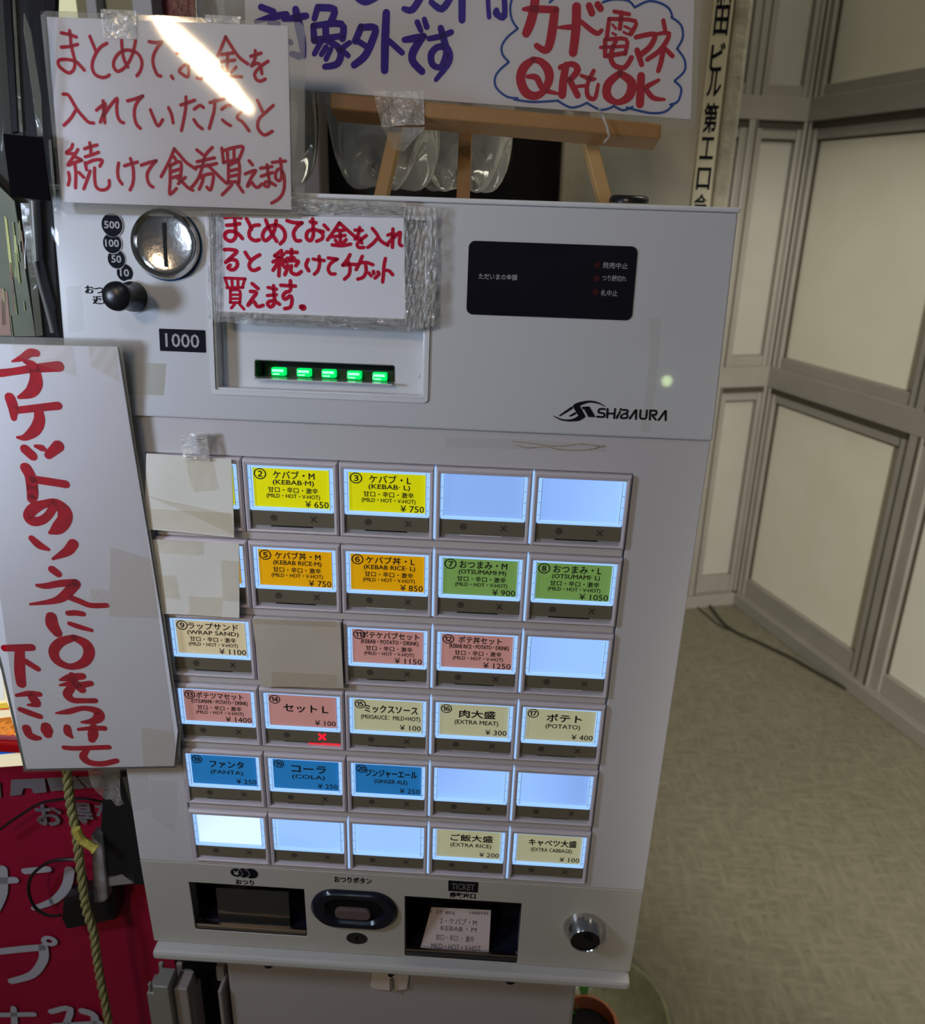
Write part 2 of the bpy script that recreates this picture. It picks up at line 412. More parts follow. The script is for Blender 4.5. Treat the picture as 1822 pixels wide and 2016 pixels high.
MB().wbox(xa, xc, YP, YP + .35, 0, 2.9).build('wall_pillar', m_conc, world=True, kind='structure', bevel=.004)
MB().wbox(xc, xd, YP - .006, YP + .30, 0, 2.9).build('trim_1', m_edge, world=True, kind='structure', bevel=.004)
MB().wbox(xd, xe, YP + .03, YP + .30, 0, 2.9).build('trim_2', mat('grey post', (.40, .38, .33), .5), world=True, kind='structure', bevel=.004)
# dark shop interior behind the machine
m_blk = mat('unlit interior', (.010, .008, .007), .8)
m_post = mat('brown post', (.15, .12, .11), .5)
m_maroon = mat('maroon textured wall', (.16, .025, .035), .35, noise=(40, .8, (.10, .012, .018)), bump=(60, 1))
def bpx(u, v): return BACK.px(u, v)
zy = bpx(300, 46)[1]
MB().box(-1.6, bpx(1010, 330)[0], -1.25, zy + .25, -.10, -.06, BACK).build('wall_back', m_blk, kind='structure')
x305, x455 = bpx(305, 20)[0], bpx(520, 20)[0]
MB().box(x305, x455 + .25, zy, zy + .5, -.06, -.02, BACK).build('wall_maroon', m_maroon, kind='structure')
t = thing('window_1', '', '', (-.6, zy, -.52), kind='structure')
m_tan = mat('dusty glass', (.30, .27, .16), .3); m_lit = mat('lit blind', (.75, .74, .50), .5, emit=(.9, .9, .55), estr=.35)
def vbar(u0, u1, nm, m, z1=0, y0=None, y1=.5, dz=-.04):
    a, b = bpx(u0, 15)[0], bpx(u1, 15)[0]; return MB().box(a, b, zy if y0 is None else y0, zy + y1, dz, z1, BACK).build(nm, m, t, bevel=.001)
m_wf = mat('white window frame', (.50, .52, .55), .4, noise=(12, .7, (.40, .40, .40)))
vbar(-40, 60, 'pane', m_tan, -.02); vbar(62, 134, 'pane', m_lit, -.02); vbar(134, 170, 'pane', m_tan, -.02); vbar(170, 190, 'mullion', m_wf); vbar(190, 268, 'pane', m_tan, -.02); vbar(268, 306, 'frame', m_wf, .01)
MB().box(bpx(-40, 40)[0], bpx(306, 40)[0], zy - .022, zy, -.03, .012, BACK).build('sill', m_wf, t, bevel=.002)
MB().box(*[bpx(u, 300)[0] for u in (588, 640)], -.3, zy, -.02, .03, BACK).build('trim_3', m_post, kind='structure', bevel=.002)
MB().box(*[bpx(u, 300)[0] for u in (452, 478)], zy, zy + .5, -.02, .03, BACK).build('trim_4', m_wf, kind='structure', bevel=.002)

# ================================================================= ticket machine
XL, XR = MID.px(196, 1200, PZ)[0], MID.px(1350, 1200, PZ)[0]
XL, XR = -.2095, .2100
HU = .1378
YB = -.4555
YF2 = MID.px(770, 1723, PZ)[1]
mach = thing('ticket_machine', 'tall white meal ticket vending machine with rows of glowing buttons', 'vending machine', (0, YB - .02, -.10))
P, RP, BH = .065, .0600186, .0534645
X0 = -2.5 * P
rc_b = UP.px(420, 768)[1]; rc_l, rc_r = UP.px(422, 720)[0], UP.px(838, 740)[0]; rc_t = UP.px(620, 425)[1]
# body
cb_ = MB().box(XL + .001, XR - .001, YB, FOLD, -.27, -.065).box(XL + .001, XR - .001, 0, HU - .001, -.26, -.045, UP)
for xs_ in (XL + .001, XR - .003): cb_.box(xs_, xs_ + .002, YB, FOLD, -.065, PZ - .0122).box(xs_, xs_ + .002, 0, HU - .001, -.045, -.0062, UP)
cb_.box(XL + .003, XR - .003, YB, YB + .001, -.065, PZ - .014)
cb_.build('cabinet', m_side, mach)
up = MB().plate(XL, XR, 0, HU, -.006, 0, [(rc_l, rc_r, rc_b, rc_t)], UP).build('upper_plate', m_plate, mach, bevel=.0012)
MB().box(XL - .0008, XR + .0008, HU, HU + .003, -.26, .0015, UP).build('top_trim', m_white, mach, bevel=.001)
tr1 = pxs(MID, [(372, 1740), (600, 1751), (602, 1848), (383, 1836)], PZ); tr2 = pxs(MID, [(797, 1766), (1027, 1781), (1019, 1911), (797, 1896)], PZ)
def bbq(q): return (sum(sorted(p[0] for p in q)[:2]) / 2, sum(sorted(p[0] for p in q)[2:]) / 2, sum(sorted(p[1] for p in q)[:2]) / 2, sum(sorted(p[1] for p in q)[2:]) / 2)
h1, h2 = bbq(tr1), bbq(tr2); h2 = (h2[0], h2[1], max(h2[2], YB + .0012), h2[3])
MB().plate(XL, XR, YF2, FOLD - .0008, PZ - .012, PZ, [(X0 - .0005, X0 + 5 * P + .0005, -(5 * RP + BH) - .0005, .0005)]).build('button_plate', m_front, mach, bevel=.0008)
BOT = Frame(YF2, PZ, -2.0)
def conv(h): return (h[0], h[1], h[2] - YF2, h[3] - YF2)
MB().plate(XL, XR, YB - YF2, -.0006, -.012, 0, [conv(h1), conv(h2)], BOT).build('base_plate', m_base, mach, bevel=.0008)
lx0, lx1 = XL + .002, XR - .001
ly0 = MID.px(770, 1921, .004)[1]
MB().box(lx0, lx1, ly0, YB - .0004, -.25, .004).build('bottom_ledge', mat('ledge enamel', (.50, .49, .47), .3), mach, bevel=.003)

# ---- upper plate: bill acceptor
rec = MB(); D = -.011
rec.box(rc_l, rc_r, rc_b, rc_t, D - .004, D, UP)
so = pxs(UP, [(503, 709), (776, 722), (774, 766), (505, 753)], D); sx0, sx1 = so[0][0], so[1][0]; sy1, sy0 = (so[0][1] + so[1][1]) / 2, (so[2][1] + so[3][1]) / 2
sy0 += .004
rec = MB().plate(rc_l, rc_r, rc_b, rc_t, D - .004, D, [(sx0, sx1, sy0, sy1)], UP)
for a in ((rc_l, rc_l + .002, rc_b, rc_t), (rc_r - .002, rc_r, rc_b, rc_t), (rc_l, rc_r, rc_b, rc_b + .002)): rec.box(*a, D, -.0002, UP)
acc = rec.build('bill_acceptor', m_white, mach, bevel=.0006)
MB().ring(rrect(rc_l - .002, rc_r + .002, rc_b - .0025, rc_t + .002, .003), rrect(rc_l + .0005, rc_r - .0005, rc_b + .0005, rc_t - .0005, .0012), 0, .0012, UP).build('rim', m_white, acc)
MB().box(sx0 + .002, sx1 - .002, sy0, sy1, D - .016, D - .014, UP).box(sx0, sx1, sy0 - .001, sy0, D - .014, D, UP).box(sx0, sx1, sy1, sy1 + .001, D - .014, D, UP).box(sx0 - .001, sx0, sy0, sy1, D - .014, D, UP).box(sx1, sx1 + .001, sy0, sy1, D - .014, D, UP).build('slot_lining', mat('slot grey', (.05, .06, .055), .3), acc)
MB().box(sx0 + .0004, sx1 - .0004, sy0 - .0014, sy0 - .0002, D - .012, D + .0075, UP).build('slot_shelf', mat('glossy white shelf', (.62, .63, .66), .06, ior=2.4, coat=1), acc)
MB().box(sx0 + .012, sx1 - .004, sy0 + .0065, sy0 + .0095, D - .0139, D - .011, UP).build('slot', m_dark, acc)
m_led = mat('green indicator', (.0, .25, .06), .2, emit=(.0, 1, .16), estr=.75); m_led2 = mat('green indicator core', (.4, 1, .6), .2, emit=(.20, 1, .36), estr=1.5)
for u, v in ((549, 731), (599, 733), (648, 735), (698, 738), (748, 741)):
    x, y = UP.px(u, v, D - .010)
    l = MB().box(x - .0047, x + .0047, y - .0028, y + .0026, D - .0139, D - .008, UP).build('indicator', m_led, acc, bevel=.0008)
    MB().box(x - .0038, x + .0036, y - .0001, y + .0014, D - .009, D - .0077, UP).box(x - .0034, x + .001, y - .0021, y - .0013, D - .009, D - .0077, UP).build('glow', m_led2, l)
for u, v in ((451, 720), (822, 739)):
    x, y = UP.px(u, v, D); MB().disc(x, y, .0016, .0016, D, D + .0004, UP).build('screw_cap', m_white, acc)
# ---- display
dq = bbq(pxs(UP, [(922, 473), (1254, 486), (1246, 632), (920, 618)]))
disp = MB().poly(rrect(*dq, .004), 0, .0006, UP).build('display', mat('smoked display', (.004, .004, .009), .12, noise=(30, .6, (.010, .008, .014))), mach)
m_prt = mat('pale grey print', (.34, .34, .36), .4)
def tpx(mb, fr, s, uc, vc, wpx_, hpx, z, bold=0.0, rot=0):
    x, y = fr.px(uc, vc, z); x1 = fr.px(uc + 1, vc, z)[0] - x; y1 = y - fr.px(uc, vc + 1, z)[1]
    return mb.text(s, x, y, wpx_ * x1 * 1.0, hpx * y1, z, fr, bold, rot)
mb = MB()
for s_, u, v, w, h in (('ただいまの金額', 981, 545, 76, 12), ('発売中止', 1212, 523, 50, 12), ('つり銭切れ', 1210, 548, 48, 12), ('札中止', 1200, 577, 33, 12)): 
    mb = MB(); tpx(mb, UP, s_, u, v, w, h, .0008, .012); mb.build('display_lettering', m_prt, disp)
for u, v in ((1176, 522), (1175, 548), (1173, 575)):
    x, y = UP.px(u, v); MB().disc(x, y, .0019, .0019, .0006, .0009, UP).build('warning_light', mat('unlit red lamp', (.045, .004, .006), .3), disp)
# ---- maker's emblem
LO = ((1070, 770), 7.008)
mb = MB()
mb.strokes('850,215,8 780,172,18 700,150,26 620,146,30 520,170,48 450,205,70 | 490,375,70 420,398,40 340,405,26 240,390,20 140,343,8 | 395,228,30 310,285,28 228,338,18 | 440,305,30 400,328,26 365,345,16', *LO, 20, .0004, UP)
def lpoly(mb, pts): mb.poly([UP.px(1070 + x / 7.008, 770 + y / 7.008) for x, y in pts], .0004, None, UP)
lpoly(mb, [(402, 205), (430, 182), (505, 205), (582, 350), (540, 385), (470, 400), (490, 352)])
lpoly(mb, [(535, 215), (635, 210), (722, 360), (622, 356), (562, 248), (540, 250)])
mb.strokes('850,250 790,245 765,262 768,295 825,305 845,325 830,355 745,352 | 887,245 880,365 | 990,245 978,372 | 887,308 985,312 | 1057,285 1012,372 | 1075,247 1064,256 | 1100,262 1150,260 1165,285 1140,308 1112,312 | 1140,312 1162,335 1148,368 1072,370 1088,325 | 1192,380 1272,265 | 1283,262 1278,385 | 1342,265 1336,350 1352,378 1400,380 1420,355 1430,265 | 1478,265 1470,392 | 1478,270 1545,270 1562,292 1548,325 1505,332 1552,395 | 1592,398 1680,278 | 1690,272 1688,400', *LO, 27, .0004, UP)
mb.build('maker_emblem', m_black, mach)
# ---- coin entry
cx, cy = UP.px(329, 481)
r = .0208
coin = MB().lathe([(0, .0035), (.0145, .0032), (.0172, .0042), (.0182, .0070), (.0196, .0078), (.0208, .0055), (.0214, .0)], UP.at(cx, cy, 0), UP.uz, 56).build('coin_entry', m_chrome, mach, smooth=True)
MB().box(cx - .0010, cx + .0012, cy - .0135, cy + .0125, .0030, .0038, UP).build('coin_slot', m_dark, coin)
MB().lathe([(.0214, 0), (.0221, .0006), (.0221, 0)], UP.at(cx, cy, 0), UP.uz, 40).build('gasket_ring', mat('blue backing ring', (.02, .09, .22), .5), coin)
mb = MB(); mw = MB()
for s_, u, v, r_, z in (('10', 246, 537, 15.5, .0003), ('50', 230, 510, 17, .0005), ('100', 222, 479, 18, .0007), ('500', 222, 443, 20.5, .0009)):
    x, y = UP.px(u, v); k = abs(UP.px(u + 1, v)[0] - x)
    if s_ != '10': mw.disc(x, y, (r_ + 1.3) * k, (r_ + 1.3) * k * 1.06, z - .0002, z - .0001, UP)
    d_ = MB().disc(x, y, r_ * k, r_ * k * 1.04, z, z + .0001, UP).build('coin_mark', m_black, mach)
    MB().text(s_, x, y, k * r_ * (1.5 if len(s_) == 3 else 1.15), k * 14, z + .0002, UP, .02).build('numerals', m_prt, d_)
mw.build('coin_mark_rings', m_plate, mach)
mb = MB(); tpx(mb, UP, 'おつり', 194, 571, 54, 16, .0004, .02); tpx(mb, UP, '返却', 200, 591, 36, 17, .0004, .02); mb.build('return_lettering', m_black, mach)
x, y = UP.px(263, 584)
kn = MB().lathe([(.0095, 0), (.0092, .004), (.0078, .009), (.0074, .014), (.0082, .020), (.0089, .0225), (.0086, .0243), (.0066, .0257), (.0034, .0265), (0, .0267)], UP.at(x, y, 0), UP.uz, 40).build('return_knob', mat('black knob plastic', (.008, .008, .010), .3, spec=.35), mach, smooth=True)
MB().lathe([(.0095, .0008), (.0104, .0008), (.0106, 0)], UP.at(x, y, 0), UP.uz, 32).build('collar', m_white, kn)
q = bbq(pxs(UP, [(313, 646), (406, 651), (404, 695), (316, 690)]))
b_ = MB().poly(rrect(*q, .0004, 1), 0, .0004, UP).build('note_mark', m_black, mach)
MB().text('1000', (q[0] + q[1]) / 2, (q[2] + q[3]) / 2, (q[1] - q[0]) * .74, (q[3] - q[2]) * .62, .0006, UP, .012).build('numerals', m_prt, b_)
# peeled tape and stains on the plates
mb = MB()
for pts, fr, z in (([(1278, 626), (1302, 626), (1298, 700), (1280, 850), (1262, 850), (1280, 700)], UP, .0002), ([(864, 430), (872, 430), (868, 580), (862, 580)], UP, .0002),
                   ([(130, 565), (160, 562), (165, 650), (135, 655)], UP, .0002), ([(345, 1640), (300, 1610), (296, 1535), (350, 1540)], MID, PZ + .0002), ([(240, 1530), (290, 1524), (300, 1590), (262, 1600)], MID, PZ + .0002),
                   ([(1020, 864), (878, 862), (878, 880), (1195, 890), (1196, 876)], MID, PZ + .0002)):
    MB().poly(pxs(fr, pts, z), z, None, fr).build('adhesive_stain', m_stain, mach)
mb = MB(); mb.strokes('1008,869 1040,872 1100,878 1145,874 1190,880 | 1015,876 1040,882 1075,879 1110,886 1160,885 1190,877', (0, 0), 1, 1.6, PZ + .0005, MID)
mb.build('torn_tape', mat('torn brown tape', (.42, .33, .22), .4, bump=(300, 1)), mach)
mb = MB().poly(pxs(UP, [(240, 713), (327, 716), (322, 778), (248, 776)]), .0003, None, UP); mb.build('old_tape', film('old tape', haze=.06, rough=.2, tint=(.98, .98, .94), hazecol=(1, 1, .8), gloss=.6), mach)

# ---- selection buttons
m_brown = mat('smoked window', (.17, .145, .10), .2)
m_mark = mat('unlit mark', (.075, .063, .046), .4)
m_bl = mat('backlight', (.1, .12, .16), .4, emit=(.30, .54, 1.0), estr=.85)
m_bl2 = mat('bright backlight edge', (.05, .06, .08), .3, emit=(.33, .58, 1.0), estr=.92)
def glow_mat(i, strn, col):
    """diffuser lit by LEDs behind: brighter about the lamp's place"""
    m = bpy.data.materials.new('diffuser %d' % i); m.use_nodes = True; nt = m.node_tree; b = nt.nodes['Principled BSDF']; N = nt.nodes.new; L = nt.links.new
    b.inputs['Base Color'].default_value = (.08, .1, .14, 1)
    tc = N('ShaderNodeTexCoord'); n = N('ShaderNodeTexNoise'); n.inputs['Scale'].default_value = 9; n.inputs['Detail'].default_value = 0
    L(tc.outputs['Object'], n.inputs['Vector']); r_ = N('ShaderNodeMapRange'); r_.inputs['From Min'].default_value = .35; r_.inputs['From Max'].default_value = .65
    r_.inputs['To Min'].default_value = strn * .82; r_.inputs['To Max'].default_value = strn * 1.15; L(n.outputs['Fac'], r_.inputs['Value']); L(r_.outputs[0], b.inputs['Emission Strength'])
    b.inputs['Emission Color'].default_value = (*col, 1); return m
g_std = glow_mat(1, .92, (.26, .46, .96)); g_brt = glow_mat(2, .98, (.60, .78, 1.0))
CARD = {'yel': (.62, .60, .0), 'ora': (.62, .30, .0), 'grn': (.15, .28, .07), 'tan': (.50, .42, .26), 'pnk': (.42, .20, .18), 'pal': (.42, .41, .25), 'blu': (.015, .16, .42)}
def cardm(k):
    c = CARD[k]; return mat('card ' + k, c, .45, emit=c, estr=.50, noise=(60, .9, tuple(a * .92 for a in c)))
HEAT = ('甘口・辛口・激辛', '(MILD・HOT・V-HOT)')
BT = {(0, 0): ('yel', None), (0, 1): ('yel', '②', 'ケバブ・M', '(KEBAB·M)', HEAT, '¥ 650', 28, 28), (0, 2): ('yel', '③', 'ケバブ・L', '(KEBAB· L)', HEAT, '¥ 750', 28, 28),
      (1, 0): ('ora', None), (1, 1): ('ora', '⑤', 'ケバブ丼・M', '(KEBAB RICE·M)', HEAT, '¥ 750', 32, 34), (1, 2): ('ora', '⑥', 'ケバブ丼・L', '(KEBAB RICE· L)', HEAT, '¥ 850', 34, 36),
      (1, 3): ('grn', '⑦', 'おつまみ・M', '(OTSUMAMI·M)', HEAT, '¥ 900', 33, 33), (1, 4): ('grn', '⑧', 'おつまみ・L', '(OTSUMAMI· L)', HEAT, '¥ 1050', 33, 33),
      (2, 0): ('tan', '⑨', 'ラップサンド', '(WRAP SAND)', HEAT, '¥ 1100', 37, 38), (2, 2): ('pnk', '⑪', 'ポテケバブセット', '(KEBAB・POTATO・DRINK)', HEAT, '¥ 1150', 42, 42),
      (2, 3): ('pnk', '⑫', 'ポテ丼セット', '(KEBAB RICE・POTATO・DRINK)', HEAT, '¥ 1250', 31, 43), (3, 0): ('pnk', '⑬', 'ポテツマセット', '(OTSUMAMI・POTATO・DRINK)', HEAT, '¥ 1400', 36, 43),
      (3, 1): ('pnk', '⑭', 'セットＬ', '', None, '¥ 100', 34, 0), (3, 2): ('pal', '⑮', 'ミックスソース', '(MIXSAUCE：MILD+HOT)', None, '¥ 100', 40, 45), (3, 3): ('pal', '⑯', '肉大盛', '(EXTRA MEAT)', None, '¥ 300', 27, 33),
      (3, 4): ('pal', '⑰', 'ポテト', '(POTATO)', None, '¥ 400', 26, 26), (4, 0): ('blu', '⑱', 'ファンタ', '(FANTA)', None, '¥ 250', 27, 26), (4, 1): ('blu', '⑲', 'コーラ', '(COLA)', None, '¥ 250', 27, 26),
      (4, 2): ('blu', '⑳', 'ジンジャーエール', '(GINGER ALE)', None, '¥ 250', 40, 26), (5, 3): ('pal', '', 'ご飯大盛', '(EXTRA RICE)', None, '¥ 200', 34, 33), (5, 4): ('pal', '', 'キャベツ大盛', '(EXTRA CABBAGE)', None, '¥ 100', 38, 33)}
m_ink = mat('label ink', (.012, .012, .012), .5)
mm = .001
CN = {'yel': 'yellow', 'ora': 'orange', 'grn': 'green', 'tan': 'tan', 'pnk': 'pink', 'pal': 'pale yellow', 'blu': 'blue'}
for r_ in range(6):
    for c in range(5):
        bx, by = X0 + c * P, -r_ * RP
        X = lambda a: bx + a * mm
        Y = lambda a: by - a * mm
        info = BT.get((r_, c))
        fo = [(X(.35), Y(BH / mm)), (X(64.65), Y(BH / mm)), (X(64.65), Y(0)), (X(.35), Y(0))]
        fi = [(X(3.6), Y(50.6)), (X(61.4), Y(50.6)), (X(61.4), Y(4.2)), (X(3.6), Y(4.2))]
        mid_ = [(X(1.6), Y(51.9)), (X(63.4), Y(51.9)), (X(63.4), Y(1.6)), (X(1.6), Y(1.6))]
        mbf = MB(); n = 4
        vs = [MID.at(x, y, z) for L_, z in ((fo, -.006), (fo, -.0016), (mid_, 0), (fi, -.0006), (fi, -.006)) for x, y in L_]
        fs = [(k * 4 + i, k * 4 + (i + 1) % 4, (k + 1) * 4 + (i + 1) % 4, (k + 1) * 4 + i) for k in range(4) for i in range(4)]
        mbf.add(vs, fs)
        bt = mbf.build('selection_button', m_frame, mach, bevel=.0004)
        bt['label'] = ('selection button with %s card reading %s' % (CN[info[0]], info[3].strip('()').replace('·', ' ').lower() or 'set L') if info and info[1] is not None and info[0] != 'blu' else
                       {0: 'blue card soda button', 1: 'blue card cola button', 2: 'blue card ginger ale button'}[c] if info and info[0] == 'blu' else 'button under a blank taped card' if (r_, c) in ((0, 0), (1, 0), (2, 1)) else 'unlabelled selection button glowing blue white')
        lit = (r_, c) != (2, 1)
        g = g_brt if (r_, c) == (5, 0) else g_std
        if info and info[1] is not None or (r_, c) in ((0, 0), (1, 0)): g = m_bl
        MB().box(X(3.6), X(61.4), Y(36.4), Y(4.2), -.0058, -.0040).build('backlight', g if lit else m_frame, bt)
        # clear side ribs and bottom edge of the lens that pipe the light
        rb = MB(); rb.box(X(4.0), X(6.3), Y(36.4), Y(4.4), -.0040, -.0012); rb.box(X(58.7), X(61.0), Y(36.4), Y(4.4), -.0040, -.0012)
        rb.box(X(4.6), X(60.4), Y(36.8), Y(35.2), -.0040, -.0014)
        if info: rb.box(X(6.2), X(58.8), Y(6.2), Y(4.4), -.0040, -.0030)
        rb.build('light_rib', m_bl2 if lit else m_frame, bt)
        nb = MB()
        for yy_ in (13.5, 21.5, 30.5):
            nb.box(X(4.0), X(5.6), Y(yy_ + .35), Y(yy_), -.0013, -.0011); nb.box(X(59.4), X(61.0), Y(yy_ + 1.35), Y(yy_ + 1), -.0013, -.0011)
        nb.box(X(5.9), X(6.3), Y(34.5), Y(5), -.0013, -.0011); nb.box(X(58.7), X(59.1), Y(34.5), Y(5), -.0013, -.0011)
        nb.build('rib_notches', mat('rib notch', (.16, .22, .34), .3, emit=(.12, .2, .4), estr=.5), bt)['kind'] = 'stuff'
        MB().box(X(4.1), X(60.9), Y(47.6), Y(36.8), -.0040, -.0020).build('smoked_window', m_brown, bt)
        MB().box(X(3.6), X(61.4), Y(50.6), Y(47.6), -.0045, -.0034).build('lower_lip', mat('clear lip', (.32, .32, .33), .12), bt)
        MB().box(X(17), X(46), Y(49.0), Y(48.4), -.0034, -.0030).build('lip_groove', m_dark if (r_ + c) % 3 else m_white, bt)
        red = (r_, c) == (3, 1)
        MB().disc(X(19.5), Y(42), .0024, .0024, -.0020, -.0018).build('round_mark', m_mark, bt)
        xm = MB()
        for s_ in (1, -1):
            k = .0024
            if s_ == 1: xm.poly([(X(47) - k, Y(42) - k + .0006), (X(47) - k + .0008, Y(42) - k), (X(47) + k, Y(42) + k - .0006), (X(47) + k - .0008, Y(42) + k)], -.0020, -.0018)
            else: xm.poly([(X(47) - k, Y(42) + k - .0006), (X(47) - k + .0008, Y(42) + k), (X(47) + k, Y(42) - k + .0006), (X(47) + k - .0008, Y(42) - k)], -.0020, -.0018)
        xo = xm.build('cross_mark', mat('lit red cross', (.5, 0, .02), .3, emit=(1, .01, .03), estr=1.3) if red else m_mark, bt)
        if red:
            xo['label'] = 'red lit sold out cross'
            xm = MB(); k = .0032
            xm.poly([(X(47) - k, Y(42) - k + .0011), (X(47) - k + .0011, Y(42) - k), (X(47) + k, Y(42) + k - .0011), (X(47) + k - .0011, Y(42) + k)], -.0018, -.0015)
            xm.poly([(X(47) - k, Y(42) + k - .0011), (X(47) - k + .0011, Y(42) + k), (X(47) + k, Y(42) - k + .0011), (X(47) + k - .0011, Y(42) - k)], -.0018, -.0015)
            xm.build('red_cross', MATS['lit red cross'], bt)
            MB().box(X(36), X(60.5), Y(50.2), Y(48.8), -.0034, -.0026).build('red_glow_lip', mat('red lip', (.4, .05, .06), .2, emit=(1, .02, .05), estr=.55), bt)
        if info:
            MB().box(X(6.6), X(58.4), Y(34.4), Y(6.8), -.0034, -.0030).build('label_card', cardm(info[0]), bt)
            if info[1] is not None:
                t_ = MB(); z = -.0028
                if info[1]: t_.text(info[1], X(11.6), Y(10.8), 8.2 * mm, 7.6 * mm, z, MID, fat=.00014)
                cxm = 33.5
                if info[4]:
                    t_.text(info[2], X(cxm + 1), Y(10.8), info[6] * mm, 5.6 * mm, z, MID, fat=.00013)
                    t_.text(info[3], X(cxm + .5), Y(16.7), info[7] * mm, 4.3 * mm, z, MID, fat=.00010)
                    t_.text(HEAT[0], X(cxm), Y(21.7), 34 * mm, 4.0 * mm, z, MID, fat=.00009)
                    t_.text(HEAT[1], X(cxm), Y(26.5), 36.5 * mm, 3.7 * mm, z, MID, fat=.00008)
                    yp = 31.4
                else:
                    nohd = info[3] == ''
                    yy_ = 18.0 if nohd else (13.8 if r_ == 5 or c == 4 and r_ == 3 else 14.5)
                    t_.text(info[2], X(cxm + 1.5), Y(yy_), info[6] * mm, 6.8 * mm, z, MID, fat=.00022)
                    if not nohd: t_.text(info[3], X(cxm + 1), Y(yy_ + 8.0), info[7] * mm, 4.9 * mm, z, MID, fat=.00009)
                    yp = 30.2
                w_ = 16 if len(info[5]) == 5 else 20
                t_.text(info[5], X(57.6 - w_ / 2), Y(yp), w_ * mm, 4.7 * mm, z, MID, fat=.00006)
                t_.build('label_lettering', m_ink, bt)
for r_ in range(5):
    y0 = -(r_ * RP + BH)
    MB().box(X0 + .001, X0 + 5 * P - .0008, y0 - (RP - BH) + .0004, y0 - .0004, -.012, -.0030).build('divider_bar', m_bar, mach, bevel=.0008)
MB().box(X0 - .0005, X0 + 5 * P + .0005, -(5 * RP + BH), 0, -.014, -.0121).build('bank_backing', m_dark, mach)
leak = {(0, 3): 1, (0, 4): 1, (1, 4): 1, (1, 3): .6, (2, 3): 1, (2, 4): 1, (3, 3): 1, (3, 4): 1, (4, 3): .6, (4, 4): .7, (5, 2): 1, (5, 3): 1, (5, 4): .7}
for (r_, c), s_ in leak.items():
    xx = X0 + c * P; w_ = .0004 + .0004 * s_
    MB().box(xx - w_, xx + w_, -(r_ * RP + BH * .97), -(r_ * RP + .0005), -.006, -.0012).build('light_gap', m_bl2, mach)

# ---- base plate fittings
zb = .0003
mb = MB()
for u in (494, 480, 466):
    x, y = BOT.px(u, 1717 + (u - 466) * .08); k = abs(BOT.px(u + 1, 1717)[0] - x)
    if u != 494: MB_ = mb
    mb.disc(x, y, 11.5 * k, 11.5 * k * .92, zb, zb + .0001 + (494 - u) * 1e-5, BOT)
coins = mb.build('coin_symbol', m_black, mach)
mb = MB(); x, y = BOT.px(466, 1717); k = abs(BOT.px(467, 1717)[0] - x); mb.text('¥', x, y, 11 * k, 12 * k, .0009, BOT, .02)
for u in (480, 494):
    xx, y_ = BOT.px(u - 14, 1717 + (u - 480) * .08)
    pts_o = [(xx + 12.3 * k * math.cos(t), y_ + 12.3 * k * .95 * math.sin(t)) for t in [(-1.2 + 2.4 * i / 10) for i in range(11)]]
    pts_i = [(xx + 11.5 * k * math.cos(t), y_ + 11.5 * k * .92 * math.sin(t)) for t in [(1.2 - 2.4 * i / 10) for i in range(11)]]
    mb.poly(pts_o + pts_i, .0009, None, BOT)
mb.build('symbol_lines', m_base, coins)
mb = MB(); tpx(mb, BOT, 'おつり', 482, 1737, 36, 10, zb, .03); tpx(mb, BOT, 'おつりボタン', 695, 1733, 74, 12, zb, .03); tpx(mb, BOT, '券取出口', 911, 1763, 52, 11, zb, .04)
mb.build('base_lettering', m_black, mach)
q = bbq(pxs(BOT, [(883, 1733), (942, 1737), (941, 1757), (883, 1753)]))
b_ = MB().box(*q, 0, .0004, BOT).build('ticket_mark', m_black, mach)
mb = MB(); mb.text('TICKET', (q[0] + q[1]) / 2, (q[2] + q[3]) / 2, (q[1] - q[0]) * .78, (q[3] - q[2]) * .62, .0006, BOT, .02); mb.build('lettering', mat('dull print', (.16, .14, .13), .5), b_)
def tray(h, name, lipc, depth=.045):
    x0, x1, y0, y1 = conv(h); m_in = mat('tray lining', (.010, .010, .022), .3)
    t_ = MB().box(x0, x1, y0, y1, -depth - .002, -depth, BOT).box(x0 - .001, x0, y0, y1, -depth, -.0005, BOT).box(x1, x1 + .001, y0, y1, -depth, -.0005, BOT).box(x0, x1, y0 - .001, y0, -depth, -.0005, BOT).box(x0, x1, y1, y1 + .001, -depth, -.0005, BOT).build(name, m_in, mach)
    hl = (y1 - y0) * .085
    MB().box(x0 + .0003, x1 - .0003, y0 + .0003, y0 + hl, -.0035, -.0006, BOT).build('lip', lipc, t_, bevel=.0012)
    MB().box(x0, x1, y0 + hl, y0 + hl + .0012, -.0036, -.001, BOT).build('lip_edge', mat('copper edge', (.45, .33, .25), .25, metal=1), t_, bevel=.0004)
    return t_
m_lipc = mat('tray lip steel', (.32, .27, .20), .3, metal=.9)
ct = tray(h1, 'change_tray', m_lipc); x0, x1, y0, y1 = conv(h1)
MB().lathe([(.006, 0), (.006, x1 - x0 - .012)], BOT.at(x0 + .006, y1 - .0075, -.016), Vector((1, 0, 0)), 24).build('tray_roller', m_lipc, ct, smooth=True)
fq = pxs(BOT, [(425, 1749), (568, 1757), (572, 1829), (432, 1820)], -.008)
MB().poly(fq, -.009, -.008, BOT).build('clear_flap', film('smoked flap', tint=(.80, .78, .74), haze=.06, rough=.15, bump=(60, .2), hazecol=(.5, .48, .42)), ct)
fq = pxs(BOT, [(432, 1816), (572, 1825), (573, 1830), (432, 1821)], -.008); MB().poly(fq, -.008, -.006, BOT).build('flap_edge', mat('flap edge', (.42, .43, .40), .3), ct)
kt = tray(h2, 'ticket_tray', mat('dark lip', (.02, .017, .014), .3))
cx, cy = BOT.px(698, 1788); k = abs(BOT.px(699, 1788)[0] - cx)
